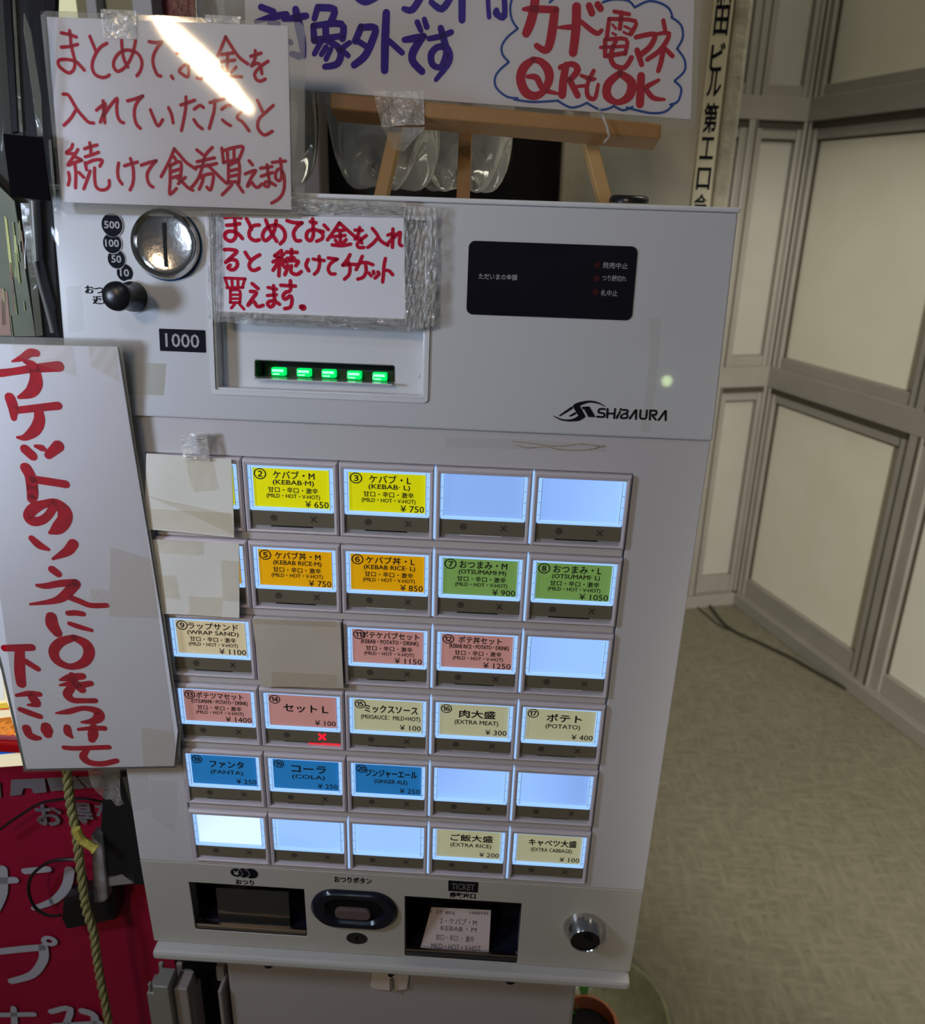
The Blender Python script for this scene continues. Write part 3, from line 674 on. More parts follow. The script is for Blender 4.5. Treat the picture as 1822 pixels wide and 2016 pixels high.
ov = lambda w, h, dx=0, dy=0: rrect(cx + dx - w / 2, cx + dx + w / 2, cy + dy - h / 2, cy + dy + h / 2, h / 2 * .98, 9)
mb = MB(); L1, L2, L3, L4 = ov(.0735, .042), ov(.068, .038), ov(.052, .029), ov(.046, .025); n = len(L1)
vs = [BOT.at(x, y, z) for L_, z in ((L1, 0), (L1, .002), (L2, .0045), (L3, .0042), (L4, .0006)) for x, y in L_]
fs = [(q_ * n + i, q_ * n + (i + 1) % n, (q_ + 1) * n + (i + 1) % n, (q_ + 1) * n + i) for q_ in range(4) for i in range(n)] + [tuple(range(4 * n, 5 * n))]
rb_ = mb.add(vs, fs[:-1]).build('return_button', m_navy, mach, smooth=True)
MB().poly(L4, .0003, .0008, BOT).build('button_well', m_dark, rb_)
MB().poly(ov(.031, .012, -.001, -.004), -.004, .004, BOT).build('push_bar', mat('push bar', (.12, .085, .08), .25), rb_, bevel=.0015)
x, y = BOT.px(703, 1847)
ko = MB().disc(x, y, .0092, .0068, 0, .0005, BOT).build('keyhole_cover', mat('keyhole black', (.012, .009, .008), .4), mach)
MB().disc(x, y, .0012, .0030, .0005, .0007, BOT, 10).build('keyhole', m_dark, ko)
x, y = BOT.px(1150, 1826)
lk = MB().lathe([(.0175, 0), (.0172, .002), (.0128, .0125), (.0122, .0135), (.0118, .0128)], BOT.at(x, y, 0), BOT.uz, 48).build('lock_cone', m_chrome, mach, smooth=True)
MB().lathe([(0, .0125), (.0118, .0125), (.0118, .0129), (.0105, .0129)], BOT.at(x, y, 0), BOT.uz, 32).build('lock_face', mat('lock face', (.03, .028, .025), .3, metal=.6), lk)
MB().poly([BOT.px(1157 + dx, 1845 + dy, .013) for dx, dy in ((-4, -6), (3, -7), (9, -1), (12, 4), (5, 8), (-2, 3), (-9, 1))], .0129, .0131, BOT).build('keyway', m_dark, lk)
for u, v in ((527, 1909), (1005, 1941)):
    x, y = MID.px(u, v, .0); MB().lathe([(.005, 0), (.005, .003), (0, .004)], MID.at(x, y + .003, -.006), Vector((0, -1, 0)), 16).build('underside_bolt', m_dark, mach)

# ================================================================= stand below
ZS = -.030
sx0_, sx1_ = MID.px(452, 1960, ZS)[0], MID.px(1131, 1980, ZS)[0]
st = thing('machine_stand', 'grey steel cabinet stand carrying the ticket machine', 'stand', (0, -.95, -.15))
MB().box(sx0_, sx1_, -1.28, ly0 - .0005, -.28, ZS).build('stand_body', mat('stand grey paint', (.42, .39, .38), .38, noise=(7, .8, (.39, .36, .35))), st, bevel=.003)
lt = pxs(MID, [(733, 1916), (806, 1920), (802, 1948), (778, 1952), (742, 1949), (729, 1945)], ZS + .004)
la = MB().poly(lt, ZS, ZS + .004).build('latch_plate', mat('latch plastic', (.66, .58, .54), .35), st, bevel=.001)
x, y = MID.px(768, 1930, ZS + .014); MB().lathe([(0, .006), (.002, .0055), (.0034, .003), (.0036, 0)], MID.at(x, y, ZS + .004), Vector((0, 0, 1)), 20).build('latch_screw', m_dark, la)
MB().box(x - .0012, x + .0012, y - .022, y - .008, ZS + .004, ZS + .008).build('latch_pin', m_chrome, la)
# folded shutter rails to the left below the ledge
rl = thing('shutter_rails', 'bundle of grey aluminium shutter rails under the machine, left', 'rails', (-.16, -.95, -.03))
m_rail = mat('rail grey', (.34, .34, .30), .35, metal=.4); m_rail2 = mat('rail brownish', (.30, .26, .24), .4)
def rail(u0, u1, v0, zf, m, nm='rail', deep=.02, yb=-1.2, vtop=None):
    xa_, y_ = MID.px(u0, v0, zf); xb_ = MID.px(u1, v0, zf)[0]; return MB().box(xa_, xb_, yb, y_, zf - deep, zf).build(nm, m, rl, bevel=.0012)
rail(288, 306, 1955, -.010, m_rail); rail(300, 330, 1942, -.004, m_rail); rail(340, 368, 1946, -.012, m_rail2); rail(368, 380, 1962, -.02, m_rail2); rail(428, 436, 1952, -.02, m_rail2)
rail(311, 320, 1898, -.05, m_rail2, deep=.004); rail(346, 358, 1898, -.055, m_rail2, deep=.004); rail(424, 440, 1905, -.035, m_rail, 'end_block', .01, MID.px(430, 1932, -.035)[1])
rail(356, 372, 1924, -.04, m_rail, 'end_block', .01, MID.px(360, 1946, -.04)[1])
MB().box(MID.px(345, 1900, -.08)[0], MID.px(452, 1900, -.08)[0], -1.2, -.47, -.12, -.08).build('rail_backing', m_dark, rl)
rail(290, 296, 1938, -.006, m_rail, 'edge_bracket', .004, MID.px(290, 1955, -.006)[1])

# ================================================================= easel and its sign
ez = thing('table_easel', 'small wooden easel on top of the machine holding the card payment sign', 'easel', EAS.at(.06, 0, 0))
m_wood = mat('easel wood', (.36, .19, .065), .5, noise=(18, .9, (.24, .115, .035)), bump=(90, .25))
m_wood2 = mat('easel pale wood', (.50, .32, .13), .5, noise=(18, .9, (.40, .24, .09)))
def eb(pts, z): return pxs(EAS, pts, z)
zf = .026
l1 = eb([(650, 181), (1303, 243), (1302, 273), (650, 214)], zf)
(MB().poly(l1, 0.001, zf, EAS)).build('ledge', m_wood, ez, bevel=.0012)
legs = MB()
def bar(p0, p1, w, d, name, m, fr=EAS, z0=-.012, z1=0.0):
    (x0, y0), (x1, y1) = p0, p1; dx, dy = x1 - x0, y1 - y0; l = math.hypot(dx, dy); nx, ny = -dy / l * w / 2, dx / l * w / 2
    return MB().poly([(x0 + nx, y0 + ny), (x0 - nx, y0 - ny), (x1 - nx, y1 - ny), (x1 + nx, y1 + ny)], z0, z1, fr).build(name, m, ez, bevel=.0006)
bar(EAS.px(790, 205), EAS.px(748, 388), .0085, 0, 'leg', m_wood2); bar(EAS.px(1150, 225), EAS.px(1196, 402), .0085, 0, 'leg', m_wood2)
xq, yq = EAS.px(911, 392, -.03); MB().poly([(xq - .0045, 0), (xq + .0045, 0), (xq + .0045, .33), (xq - .0045, .33)], -.045, -.033, EAS).build('rear_leg', m_wood, ez, bevel=.0006)
bar(EAS.px(790, 205), EAS.px(960, -350), .0085, 0, 'upright', m_wood2); bar(EAS.px(1150, 225), EAS.px(985, -350), .0085, 0, 'upright', m_wood2)
# payment sign
sg = thing('payment_sign', 'large laminated white sign with blue and red writing resting on the wooden easel', 'sign', EAS.at(.06, .05, .003))
zs = .003
q = pxs(EAS, [(463, -120), (1383, -120), (1361, 238), (470, 172)], zs)
pap = MB().poly(pxs(EAS, [(480, -150), (1372, -150), (1360, 236), (486, 170)], zs), zs, zs + .0008, EAS).build('sheet', m_paper, sg)
MB().poly(pxs(EAS, [(452, -160), (1388, -160), (1374, 200), (1369, 252), (1350, 257), (560, 198), (460, 190)], zs), zs - .0003, zs + .0000, EAS).build('film_border', m_lamedge, sg)
S4H = '105,60,55 210,100,55 | 60,185,35 200,145,60 320,125,60 | 180,200,50 250,205,50 | 300,170,40 400,150,60 490,135,55 | 400,80,60 425,200,75 455,350,70 470,480,45 | 350,355,45 360,365,45 | 370,460,50 430,480,60 | 590,60,55 560,160,50 | 600,65,60 730,80,60 700,190,60 | 550,220,50 560,340,60 | 550,220,50 790,205,60 800,330,60 | 560,345,60 800,305,50 | 655,215,60 660,340,60 | 620,350,50 560,460,45 | 660,400,45 620,465,45 | 700,420,45 660,505,45 | 640,330,50 780,420,60 760,540,60 650,570,50 | 860,365,45 770,430,50 | 790,420,45 850,475,45 | 960,230,60 910,350,60 | 960,235,55 1080,240,60 1050,360,65 990,480,65 900,555,60 | 930,350,50 1010,400,50 | 1175,110,65 1165,350,70 1160,600,65 | 1200,350,50 1310,450,50 | 1330,340,50 1430,325,65 1500,310,50 | 1490,310,60 1410,430,70 1400,520,65 1480,610,60 | 1440,190,50 1470,260,45 | 1500,165,45 1520,230,50 | 1540,330,45 1640,310,50 1730,275,50 | 1640,240,55 1670,350,60 1690,450,60 1640,570,50 1570,550,55 1560,460,60 1620,400,55 1700,420,60 1710,530,55 1600,680,40 | 920,-80,60 930,-20,60 1000,20,50 1090,-20,50 | 1490,-60,60 1400,80,60 1325,75,45 | 1560,20,50 1650,75,60 1730,-30,55 | 1822,-90,65 1822,170,60'
S4HI = '10,-120,40 5,0,40 15,150,40 | 140,-120,50 150,140,50 80,120,60 80,90,50'
mb = MB(); zk = zs + .0010
mb.strokes(S4H, (490, 0), 4.338, 55, zk, EAS); mb.strokes(S4HI, (960, 0), 4.444, 45, zk, EAS); mb.build('blue_writing', mat('violet blue ink', (.045, .015, .36), .8, spec=.1), sg)
CL_ = '230,-60 200,60 215,170 265,250 | 265,250 170,330 125,410 135,480 185,540 | 185,545 100,620 65,690 80,770 170,845 265,860 | 235,870 400,892 620,880 | 620,885 720,938 800,930 870,900 | 870,900 980,958 1060,950 1110,925 | 1110,930 1190,965 1270,935 | 1220,940 1330,970 1450,990 1560,975 1635,905 | 1600,915 1665,890 1695,810 1690,760 1640,710 | 1640,705 1725,620 1725,520 1660,425 | 1660,425 1710,330 1695,220 1610,150 | 1620,150 1590,75 1500,22 1400,12 1290,65 | 1290,65 1230,5 1100,-5 1010,20 | 545,20 590,-20'
mb = MB(); mb.strokes(CL_, (960, 0), 4.444, 20, zk, EAS); mb.build('cloud_outline', mat('blue marker', (.0, .06, .36), .45), sg)
RD = '315,80,30 400,78,60 600,85,60 | 590,90,75 570,250,80 540,400,75 500,440,60 430,400,50 | 425,-80,75 410,60,80 380,190,85 340,290,75 | 780,60,80 775,250,80 750,460,75 | 615,240,20 700,238,45 760,235,45 | 820,190,40 950,290,45 1000,265,35 | 890,50,60 915,115,60 | 965,40,60 990,75,60 | 1110,100,35 1240,125,35 | 1175,110,40 1160,250,40 | 1065,170,35 1045,330,40 | 1065,165,35 1295,185,35 1255,295,45 | 1095,215,22 1125,250,22 | 1200,230,22 1245,250,22 | 1095,290,22 1125,305,22 | 1190,280,22 1230,300,22 | 1040,345,35 1215,345,35 1205,470,40 | 990,415,30 1200,405,30 | 1050,490,40 1200,465,40 | 1030,350,40 1030,490,40 | 1130,340,40 1080,480,45 1110,570,45 1200,590,45 1260,505,45 | 1300,325,40 1460,300,45 1430,400,50 1340,480,50 | 1310,440,50 1350,565,45 | 1540,180,38 1555,260,38 | 1470,300,30 1590,295,40 1520,430,45 1400,520,40 | 1540,430,45 1520,540,45 1495,620,40 | 1560,430,40 1620,490,40 | 400,520,50 320,590,80 290,690,80 330,800,80 410,840,70 490,800,60 540,700,75 530,610,80 470,540,60 400,520,50 | 350,670,35 430,680,55 490,780,50 620,820,25 | 690,570,60 665,700,70 655,830,70 | 640,590,50 740,560,50 790,610,60 730,690,50 680,700,45 | 720,700,55 790,835,55 | 820,660,30 900,690,40 940,690,30 | 930,620,38 875,740,38 880,840,42 940,860,38 970,740,30 | 790,755,30 860,750,30 | 1160,640,55 1060,730,75 1050,840,75 1140,895,50 1240,840,80 1260,720,80 1160,640,55 | 1345,665,70 1335,910,72 | 1500,700,30 1400,755,45 1370,780,40 | 1380,770,45 1450,855,45 1550,870,25'
mb = MB(); mb.strokes(RD, (960, 0), 4.444, 45, zk, EAS); mb.build('red_writing', m_red, sg)
MB().add(*quadgrid(EAS, pxs(EAS, [(452, -160), (1388, -160), (1369, 254), (460, 190)], zs), zs + .0014, 10, 6)).build('front_film', m_lam, sg)
MB().add(*quadgrid(EAS, eb([(735, 180), (835, 180), (836, 245), (752, 250)], zf + .001), zf + .0012, 8, 8, lambda s, t: .0007 * math.sin(9 * s + 3 * t))).add(*quadgrid(EAS, eb([(752, 248), (838, 248), (790, 285), (770, 282)], zf), zf - .002, 6, 6, lambda s, t: -.012 * t)).build('holding_tape', m_wrink, sg)
MB().tube([EAS.at(*EAS.px(u, v, z_), z_) for u, v, z_ in ((1180, 215, .010), (1186, 228, .028), (1196, 250, .029), (1200, 268, .029), (1190, 280, .02))], .0008).build('clear_tie', film('clear tie', haze=.3, hazecol=(.7, .66, .6)), sg)

# ---- water bottles holding things down
m_pet = film('clear bottle plastic', tint=(.93, .94, .93), haze=.36, rough=.06, bump=(30, 1.2, (1, .3, 1)), gloss=2.2, hazecol=(1, 1, .97))
def bottle(u, zc, rad, label, rot=0, h=.21):
    x = MID.px(u, 330, zc)[0]; yb = .1655
    prof = [(0, .006), (.010, .004), (.022, .001), (.030, .004), (.038, .018), (.041, .035), (.042, .060), (.0408, .066), (.0418, .072), (.0405, .110), (.041, .150), (.036, .175), (.020, .198), (.013, .207), (.013, .222), (0, .222)]
    prof = [(a * rad / .042, b) for a, b in prof]
    def mod(r, hh, t):
        k = max(0, 1 - hh / .06); w = math.cos(5 * (t + rot)); return r * (1 + .07 * k * w), hh + (.010 * k * (1 - w) * (r > .005))
    t_ = thing('water_bottle', label, 'bottle', (x, yb, zc), group='clear water bottles')
    MB().lathe(prof, (x, yb, zc), Vector((0, 1, 0)), 60, mod).build('bottle_body', m_pet, t_, smooth=True, subsurf=1)
    MB().lathe([(0, .236), (.014, .236), (.0148, .232), (.0148, .218), (.0140, .216)], (x, yb, zc), Vector((0, 1, 0)), 28).build('cap', mat('white cap', (.6, .6, .62), .4), t_, smooth=True)
bottle(756, -.150, .0425, 'clear bottle of water behind the left leg of the wooden easel', .3)
bottle(908, -.215, .0425, 'clear bottle of water behind the middle leg of the wooden easel', .1)
bottle(520, -.160, .0425, 'clear bottle of water mostly hidden behind the sign above the coin slot', .5)
# black rubber knob on top, right
x, y = MID.px(1238, 404, -.05)
MB().lathe([(0, .0015), (.010, .0015), (.0118, .0005), (.0125, -.001), (.0125, -.003)], (x, .1692, -.05), Vector((0, 1, 0)), 28).build('rubber_foot', mat('black rubber', (.012, .012, .014), .3), label='black round rubber knob on top of the machine beside the easel leg', cat='knob', smooth=True)

# ================================================================= taped signs
Z1 = .007
s1 = thing('insert_money_sign', 'laminated white sign with three lines of thin red writing above the coin slot', 'sign', UP.at(-.11, .10, Z1))
pq = [(92, 33), (567, 51), (574, 413), (122, 398)]
MB().poly(pxs(UP, pq, Z1), Z1 - .0006, Z1, UP).build('sheet', m_paper, s1)
fq = [(78, 30), (88, 20), (330, 30), (590, 43), (600, 55), (600, 418), (590, 430), (130, 422), (118, 410)]
MB().poly(pxs(UP, fq, Z1), Z1 - .0012, Z1 - .0008, UP).build('film_border', m_lamedge, s1)
T1 = '150,180 270,205 365,240 | 150,385 270,375 385,345 | 270,150 280,230 290,350 320,480 345,590 330,700 270,755 190,720 115,650 110,580 180,560 290,570 370,600 430,660 480,715 | 560,230 600,330 645,440 | 805,330 720,380 650,470 600,590 595,690 640,780 730,820 800,810 840,785 | 1015,290 1025,420 1050,560 1105,670 | 1215,290 1195,400 1150,540 1090,640 1020,710 950,730 900,660 910,570 970,480 1060,430 1160,435 1250,480 1305,580 1300,680 1270,750 1235,795 | 1410,305 1500,320 1600,310 | 1600,310 1530,390 1475,500 1465,600 1490,700 1530,780 1580,800 | 1730,800 1755,835 | 175,1060 240,1065 290,1130 370,1270 450,1370 540,1460 615,1475 | 365,1270 290,1400 190,1505 | 750,1155 760,1300 775,1470 | 655,1290 780,1195 760,1320 710,1460 | 740,1400 850,1230 950,1120 945,1250 960,1380 1000,1450 1045,1470 | 1100,1155 1200,1130 1320,1085 | 1320,1085 1250,1160 1205,1260 1200,1380 1230,1490 1285,1550 | 1430,1285 1480,1410 1540,1515 1605,1425 | 1690,1255 1735,1360 1755,1470'
T2 = '60,330 180,310 280,290 | 180,230 205,400 230,560 215,665 130,620 95,580 150,510 240,480 340,500 430,600 420,690 350,680 | 380,330 440,400 | 760,90 710,220 650,360 | 760,90 850,240 960,390 1080,480 | 700,345 880,320 | 700,450 890,425 | 790,330 780,590 | 910,525 840,600 | 700,520 740,600 | 680,650 990,665 | 1120,370 1270,325 | 1185,290 1185,380 1160,460 1130,510 1200,470 1260,500 1280,620 | 1370,440 1270,510 1200,580 1175,640 1210,710 1270,725 1330,695 | 115,1070 220,1035 315,1000 | 190,955 190,1080 165,1250 125,1435 | 310,1130 390,1075 440,1105 | 305,1280 360,1360 425,1410 | 535,1035 640,1005 740,980 | 605,1000 595,1150 560,1280 525,1405 | 705,1130 780,1075 830,1080 | 715,1285 770,1330 830,1365 | 990,1165 925,1250 1010,1320 1095,1440 | 1215,1000 1260,1100 1300,1180 | 1445,1075 1340,1170 1240,1270 1220,1380 1260,1460 1330,1500 1430,1445'
T3 = '240,175 215,240 150,300 250,310 | 315,250 260,340 170,475 260,440 370,405 | 255,350 330,380 370,405 | 270,450 285,600 280,800 | 180,580 195,670 175,760 | 330,580 400,650 | 410,240 500,210 590,185 | 485,155 500,240 500,320 | 420,355 510,330 610,290 | 420,440 440,540 | 420,460 520,410 600,395 665,410 630,490 | 490,560 450,680 400,815 | 555,515 555,650 575,780 640,830 720,820 765,770 765,695 | 900,445 885,560 900,670 950,745 | 985,485 1080,455 1170,430 | 1070,380 1105,500 1115,650 1100,750 1065,830 | 1225,475 1330,440 1440,410 | 1440,410 1370,490 1310,600 1320,700 1350,760 1395,790 | 1700,240 1620,430 1510,640 | 1640,480 1640,700 1635,890 1730,810 | 1690,350 1740,430 | 1640,480 1790,430 1790,640 | 1650,570 1780,530 | 1650,660 1790,620'
T4 = '20,240 100,330 200,440 330,530 | 70,660 150,730 210,790 290,835 | 180,650 80,740 | 345,255 440,330 | 570,220 470,330 430,480 370,660 250,820 | 350,425 600,370 | 340,500 500,480 630,450 | 500,470 600,570 700,670 780,740 | 390,655 480,610 580,610 570,740 540,830 490,790 | 440,650 420,730 380,820 | 705,230 730,440 | 720,270 850,230 980,205 1010,230 980,320 945,400 | 730,435 950,390 | 785,270 790,400 | 880,240 880,390 | 800,470 800,720 | 800,480 950,440 950,730 | 810,560 940,530 | 810,640 940,610 | 790,720 950,710 | 850,750 790,820 710,900 | 930,740 960,790 1010,860 | 1095,410 1145,470 | 1040,600 1190,550 1130,650 1070,780 1130,720 1170,770 1220,795 1280,745 | 1260,520 1425,495 | 1270,635 1435,580 | 1355,470 1370,600 1390,720 1370,780 1320,770 1330,720 1400,720 1475,765 | 1430,435 1620,415 | 1545,385 1560,520 1560,650 1520,700 1475,650 1490,560 1540,530 1590,600 1605,720 1590,850 1530,950 1420,1020'
mb = MB(); zk = Z1 + .0002
for d_, o_ in ((T1, (100, 40)), (T2, (340, 60)), (T3, (110, 260)), (T4, (340, 260))): mb.strokes(d_, o_, 7.288, 46, zk, UP)
mb.build('red_writing', m_red, s1)
MB().add(*quadgrid(UP, pxs(UP, [(80, 22), (599, 45), (598, 430), (118, 420)], Z1), Z1 + .0006, 16, 12)).build('front_film', m_lam, s1)
MB().add(*quadgrid(UP, pxs(UP, [(199, 19), (270, 22), (270, 78), (205, 76)], Z1), Z1 + .001, 6, 6)).build('tape_strip', m_wrink, s1)
MB().add(*quadgrid(UP, pxs(UP, [(405, 30), (475, 34), (474, 48), (405, 44)], Z1), Z1 + .001, 6, 4)).build('tape_strip', m_wrink, s1)
# lower small sign, wrapped in tape
Z2 = .0055
s2 = thing('small_money_sign', 'small card with red writing wrapped in crumpled clear tape above the note slot', 'sign', UP.at(-.06, .09, Z2))
MB().poly(pxs(UP, [(425, 424), (796, 428), (800, 640), (424, 622)], Z2), Z2 - .004, Z2, UP).build('card', m_paper, s2, bevel=.0005)
A2 = '120,75,70 270,65,60 405,85,60 | 150,215 270,205 380,185 | 285,20 300,200 310,350 300,440 220,500 120,440 130,350 220,320 330,350 430,450 | 500,90 560,200 590,290 | 730,210 640,220 570,290 550,380 580,450 660,490 730,475 | 850,120 900,250 970,380 1045,500 | 1035,130 1010,280 960,390 850,490 790,420 830,300 930,230 1050,210 1150,270 1195,370 1180,470 1110,545 | 1230,130 1350,165 1500,170 | 1500,170 1410,240 1350,340 1360,430 1400,490 1470,490 | 1650,150 1750,170 | 1690,100 1700,250 1700,400 1650,490 1580,440 1600,330 1700,290 1800,310 1880,330 | 110,650 220,650 330,680 250,770 130,880 | 150,860 230,830 320,850 340,930 290,1000 220,1010 170,970 210,930 | 480,700 530,780 590,850 | 740,745 660,790 580,860 550,940 590,1010 660,1020 730,985 | 1130,670 1020,755 | 1170,730 1060,830 980,870 | 1010,760 1100,800 1200,850 | 1090,840 1090,980 1085,1120 | 1060,900 980,1020 | 1130,890 1190,970 | 1220,695 1410,700 | 1310,650 1310,780 | 1230,810 1360,800 | 1190,870 1300,850 1430,860 1390,940 | 1240,930 1220,1030 1190,1100 | 1310,940 1300,1040 1360,1090 1430,1090 1485,1045 | 1610,830 1570,930 1620,1030 | 115,1160,55 480,1175,55 | 120,1170,50 170,1330,50 | 470,1180,50 430,1330,50 | 150,1335,50 440,1330,50 | 240,1190,50 250,1320,50 | 350,1190,50 350,1320,50 | 215,1390,50 215,1600,50 | 210,1380,50 380,1390,50 385,1600,50 | 220,1460,45 370,1460,45 | 220,1530,45 370,1530,45 | 210,1600,50 380,1600,50 | 290,1630,50 230,1700,50 | 370,1620,50 460,1720,50 | 605,1260 710,1350 | 575,1400 680,1420 610,1530 530,1650 620,1570 700,1670 800,1650 | 890,1330,60 1040,1360,60 | 880,1475,60 1040,1460,60 | 990,1300 1000,1480 1010,1600 940,1680 880,1620 940,1570 1030,1590 1095,1630 | 1120,1290 1380,1305 | 1290,1210 1290,1380 1200,1420 1160,1490 1200,1540 1290,1480 1320,1560 1290,1680 1190,1710 | 1490,1680,100 1520,1690,120'
B2 = '60,215 120,260 145,310 120,370 30,410 | 165,120 240,200 | -30,730 60,745 165,755 | 75,680 85,800 55,930 -10,1000 | 440,80 340,230 225,385 | 440,80 560,190 710,320 | 350,215 520,215 | 310,330 540,305 | 450,210 460,450 | 370,390 400,440 | 560,380 510,440 | 310,475 480,490 640,460 | 720,210 850,215 | 805,165 780,280 720,370 800,350 840,440 | 920,310 830,380 760,460 790,520 880,520 | 1030,180 1110,280 1180,400 1310,480 | 1110,370 1040,450 950,520 | 1400,190 1400,350 1390,520 | 1310,300 1420,270 1370,380 1290,470 | 1380,380 1460,300 1530,250 1520,370 1520,460 1560,490 | 240,710 400,730 | 400,730 290,800 240,900 280,990 360,995 | 630,650 580,740 500,840 | 500,840 640,825 780,830 | 590,760 630,880 610,1010 530,1090 | 850,680 800,800 740,920 | 800,800 920,790 1040,830 | 910,840 920,950 870,1050 770,1090 | 970,980 1010,1030 | 1050,950 1060,990 | 1130,960 1150,1000 1080,1070 | 1265,720 1240,850 1230,1000 1215,1140 | 1260,930 1330,940 1395,1010'
mb = MB(); mb.strokes(A2, (430, 420), 9.11, 66, Z2 + .0002, UP); mb.strokes(B2, (620, 430), 9.11, 62, Z2 + .0002, UP); mb.build('red_writing', m_red, s2)
rr = random.Random(3)
def crinkle(s, t): return .0006 * math.sin(37 * s + 11 * t) * math.sin(23 * t + 5 * s) + .0009 * rr.random()
tp = MB()
for q in ([(410, 420), (438, 421), (436, 632), (412, 628)], [(796, 405), (860, 410), (858, 640), (796, 655)], [(575, 388), (800, 398), (800, 428), (575, 422)], [(420, 612), (810, 628), (808, 652), (424, 634)], [(800, 560), (856, 560), (838, 636), (806, 652)]):
    MB().add(*quadgrid(UP, pxs(UP, q, Z2), Z2 + .0012, 26, 30, crinkle)).build('crumpled_tape', m_wrink, s2)

# big vertical sign on the left
Z3 = .007
V3 = Frame(0, 0, 0)
s3 = thing('ticket_circle_sign', 'tall white laminated sign with thick red vertical writing taped to the left edge', 'sign', V3.at(-.30, -.34, Z3))
pg = [(-60, 676), (231, 683), (262, 880), (292, 1060), (318, 1220), (350, 1440), (343, 1508), (52, 1514), (8, 1320), (-60, 1060)]
MB().poly(pxs(V3, pg, Z3), Z3 - .001, Z3, V3).build('sheet', m_paper, s3)
MB().poly(pxs(V3, [(-70, 662), (226, 668), (238, 684), (266, 880), (297, 1060), (323, 1220), (355, 1440), (353, 1500), (345, 1514), (46, 1520), (0, 1320), (-70, 1080)], Z3), Z3 - .0016, Z3 - .0012, V3).build('film_border', m_lamedge, s3)
E3 = '480,170,100 400,165,110 300,230,90 160,280,25 | 0,435,105 200,410,95 430,375,110 780,345,140 | 330,280,60 430,330,120 470,450,150 470,580,180 400,690,150 250,755,50 | 130,760,140 170,880,140 180,1030,80 | 180,930,95 450,900,100 770,865,110 | 510,930,120 520,1060,150 460,1190,150 330,1285,90 230,1285,40 | 330,1440,130 430,1530,130 | 470,1400,50 550,1425,90 590,1445,60 | 770,1400,160 640,1520,110 | 340,1690,150 400,1800,150 430,2010,150 430,2030,150 | 440,1840,110 650,1870,110 870,1905,110'
F3 = '420,-20,150 430,150,150 420,215,130 | 720,290,120 650,420,110 550,500,120 430,510,140 375,440,140 450,340,150 600,280,110 740,270,120 850,380,190 850,500,190 760,610,170 660,665,50 | 420,740,90 520,830,110 640,885,50 | 970,810,140 890,910,130 700,1010,40 | 690,1150,110 770,1210,100 | 490,1360,50 600,1370,85 800,1335,100 1000,1330,120 | 1000,1340,140 850,1500,130 700,1570,85 400,1610,35 | 880,1500,90 1050,1570,85 1200,1625,80 1410,1625,75 | 680,1780,150 690,1880,170 760,1990,130 | 900,1730,75 1000,1725,85 1100,1740,75 | 920,1865,65 1050,1910,75 1210,1955,55'
G3 = '980,170,95 1130,250,140 1180,370,150 1110,500,130 930,555,95 760,480,120 710,350,140 800,230,130 980,170,95 | 800,730,40 920,700,110 1090,680,100 | 790,800,30 950,780,95 1050,800,100 1200,775,85 | 950,665,90 980,760,120 1085,860,110 | 940,840,110 890,920,125 960,995,95 1100,1005,80 1260,1005,80 | 740,1170,25 900,1150,85 1100,1105,75 1280,1140,110 1310,1215,150 1230,1275,100 1080,1290,35 | 890,1360,100 900,1430,110 950,1485,50 | 1040,1385,50 1200,1370,65 1380,1370,80 | 1240,1350,100 1230,1450,140 1215,1520,100 | 850,1625,70 1000,1635,75 1440,1620,75 | 1160,1650,60 1100,1740,110 1180,1820,95 1350,1840,85 1540,1800,80 | 60,310,100 230,305,105 420,300,105 | 260,340,130 260,600,145 280,780,130 | 330,480,90 500,585,80 | 220,935,50 380,910,85 520,920,80 | 370,900,60 440,980,125 490,1050,100 370,1062,35 | 270,1120,80 400,1170,90 530,1215,80 | 350,1370,120 380,1450,110 450,1490,105 520,1500,65 | 610,1350,140 620,1400,165 630,1450,120'
mb = MB(); zk = Z3 + .0002
for d_, o_ in ((E3, (0, 670)), (F3, (0, 950)), (G3, (0, 1230))): mb.strokes(d_, o_, 6.72, 90, zk, V3)
mb.build('red_writing', m_red2, s3)
MB().add(*quadgrid(V3, pxs(V3, [(-70, 662), (236, 670), (352, 1514), (46, 1520)], Z3), Z3 + .0006, 10, 14)).build('front_film', film('matt film', haze=.03, rough=.16, gloss=.5), s3)
tp = MB()
for q in ([(215, 1075), (300, 1100), (312, 1215), (212, 1212)], [(176, 1158), (212, 1160), (214, 1185), (178, 1182)], [(276, 1430), (340, 1438), (348, 1508), (280, 1512)], [(20, 668), (140, 672), (150, 740), (30, 700)], [(170, 680), (228, 684), (232, 750), (178, 720)]):
    MB().add(*quadgrid(V3, pxs(V3, q, Z3), Z3 + .0010, 8, 8, lambda s, t: .0001 * math.sin(14 * s + 9 * t))).build('old_tape', film('yellowed tape', tint=(.995, .985, .955), haze=.035, rough=.2, bump=(80, .10), hazecol=(1, .97, .85), gloss=.25), s3)

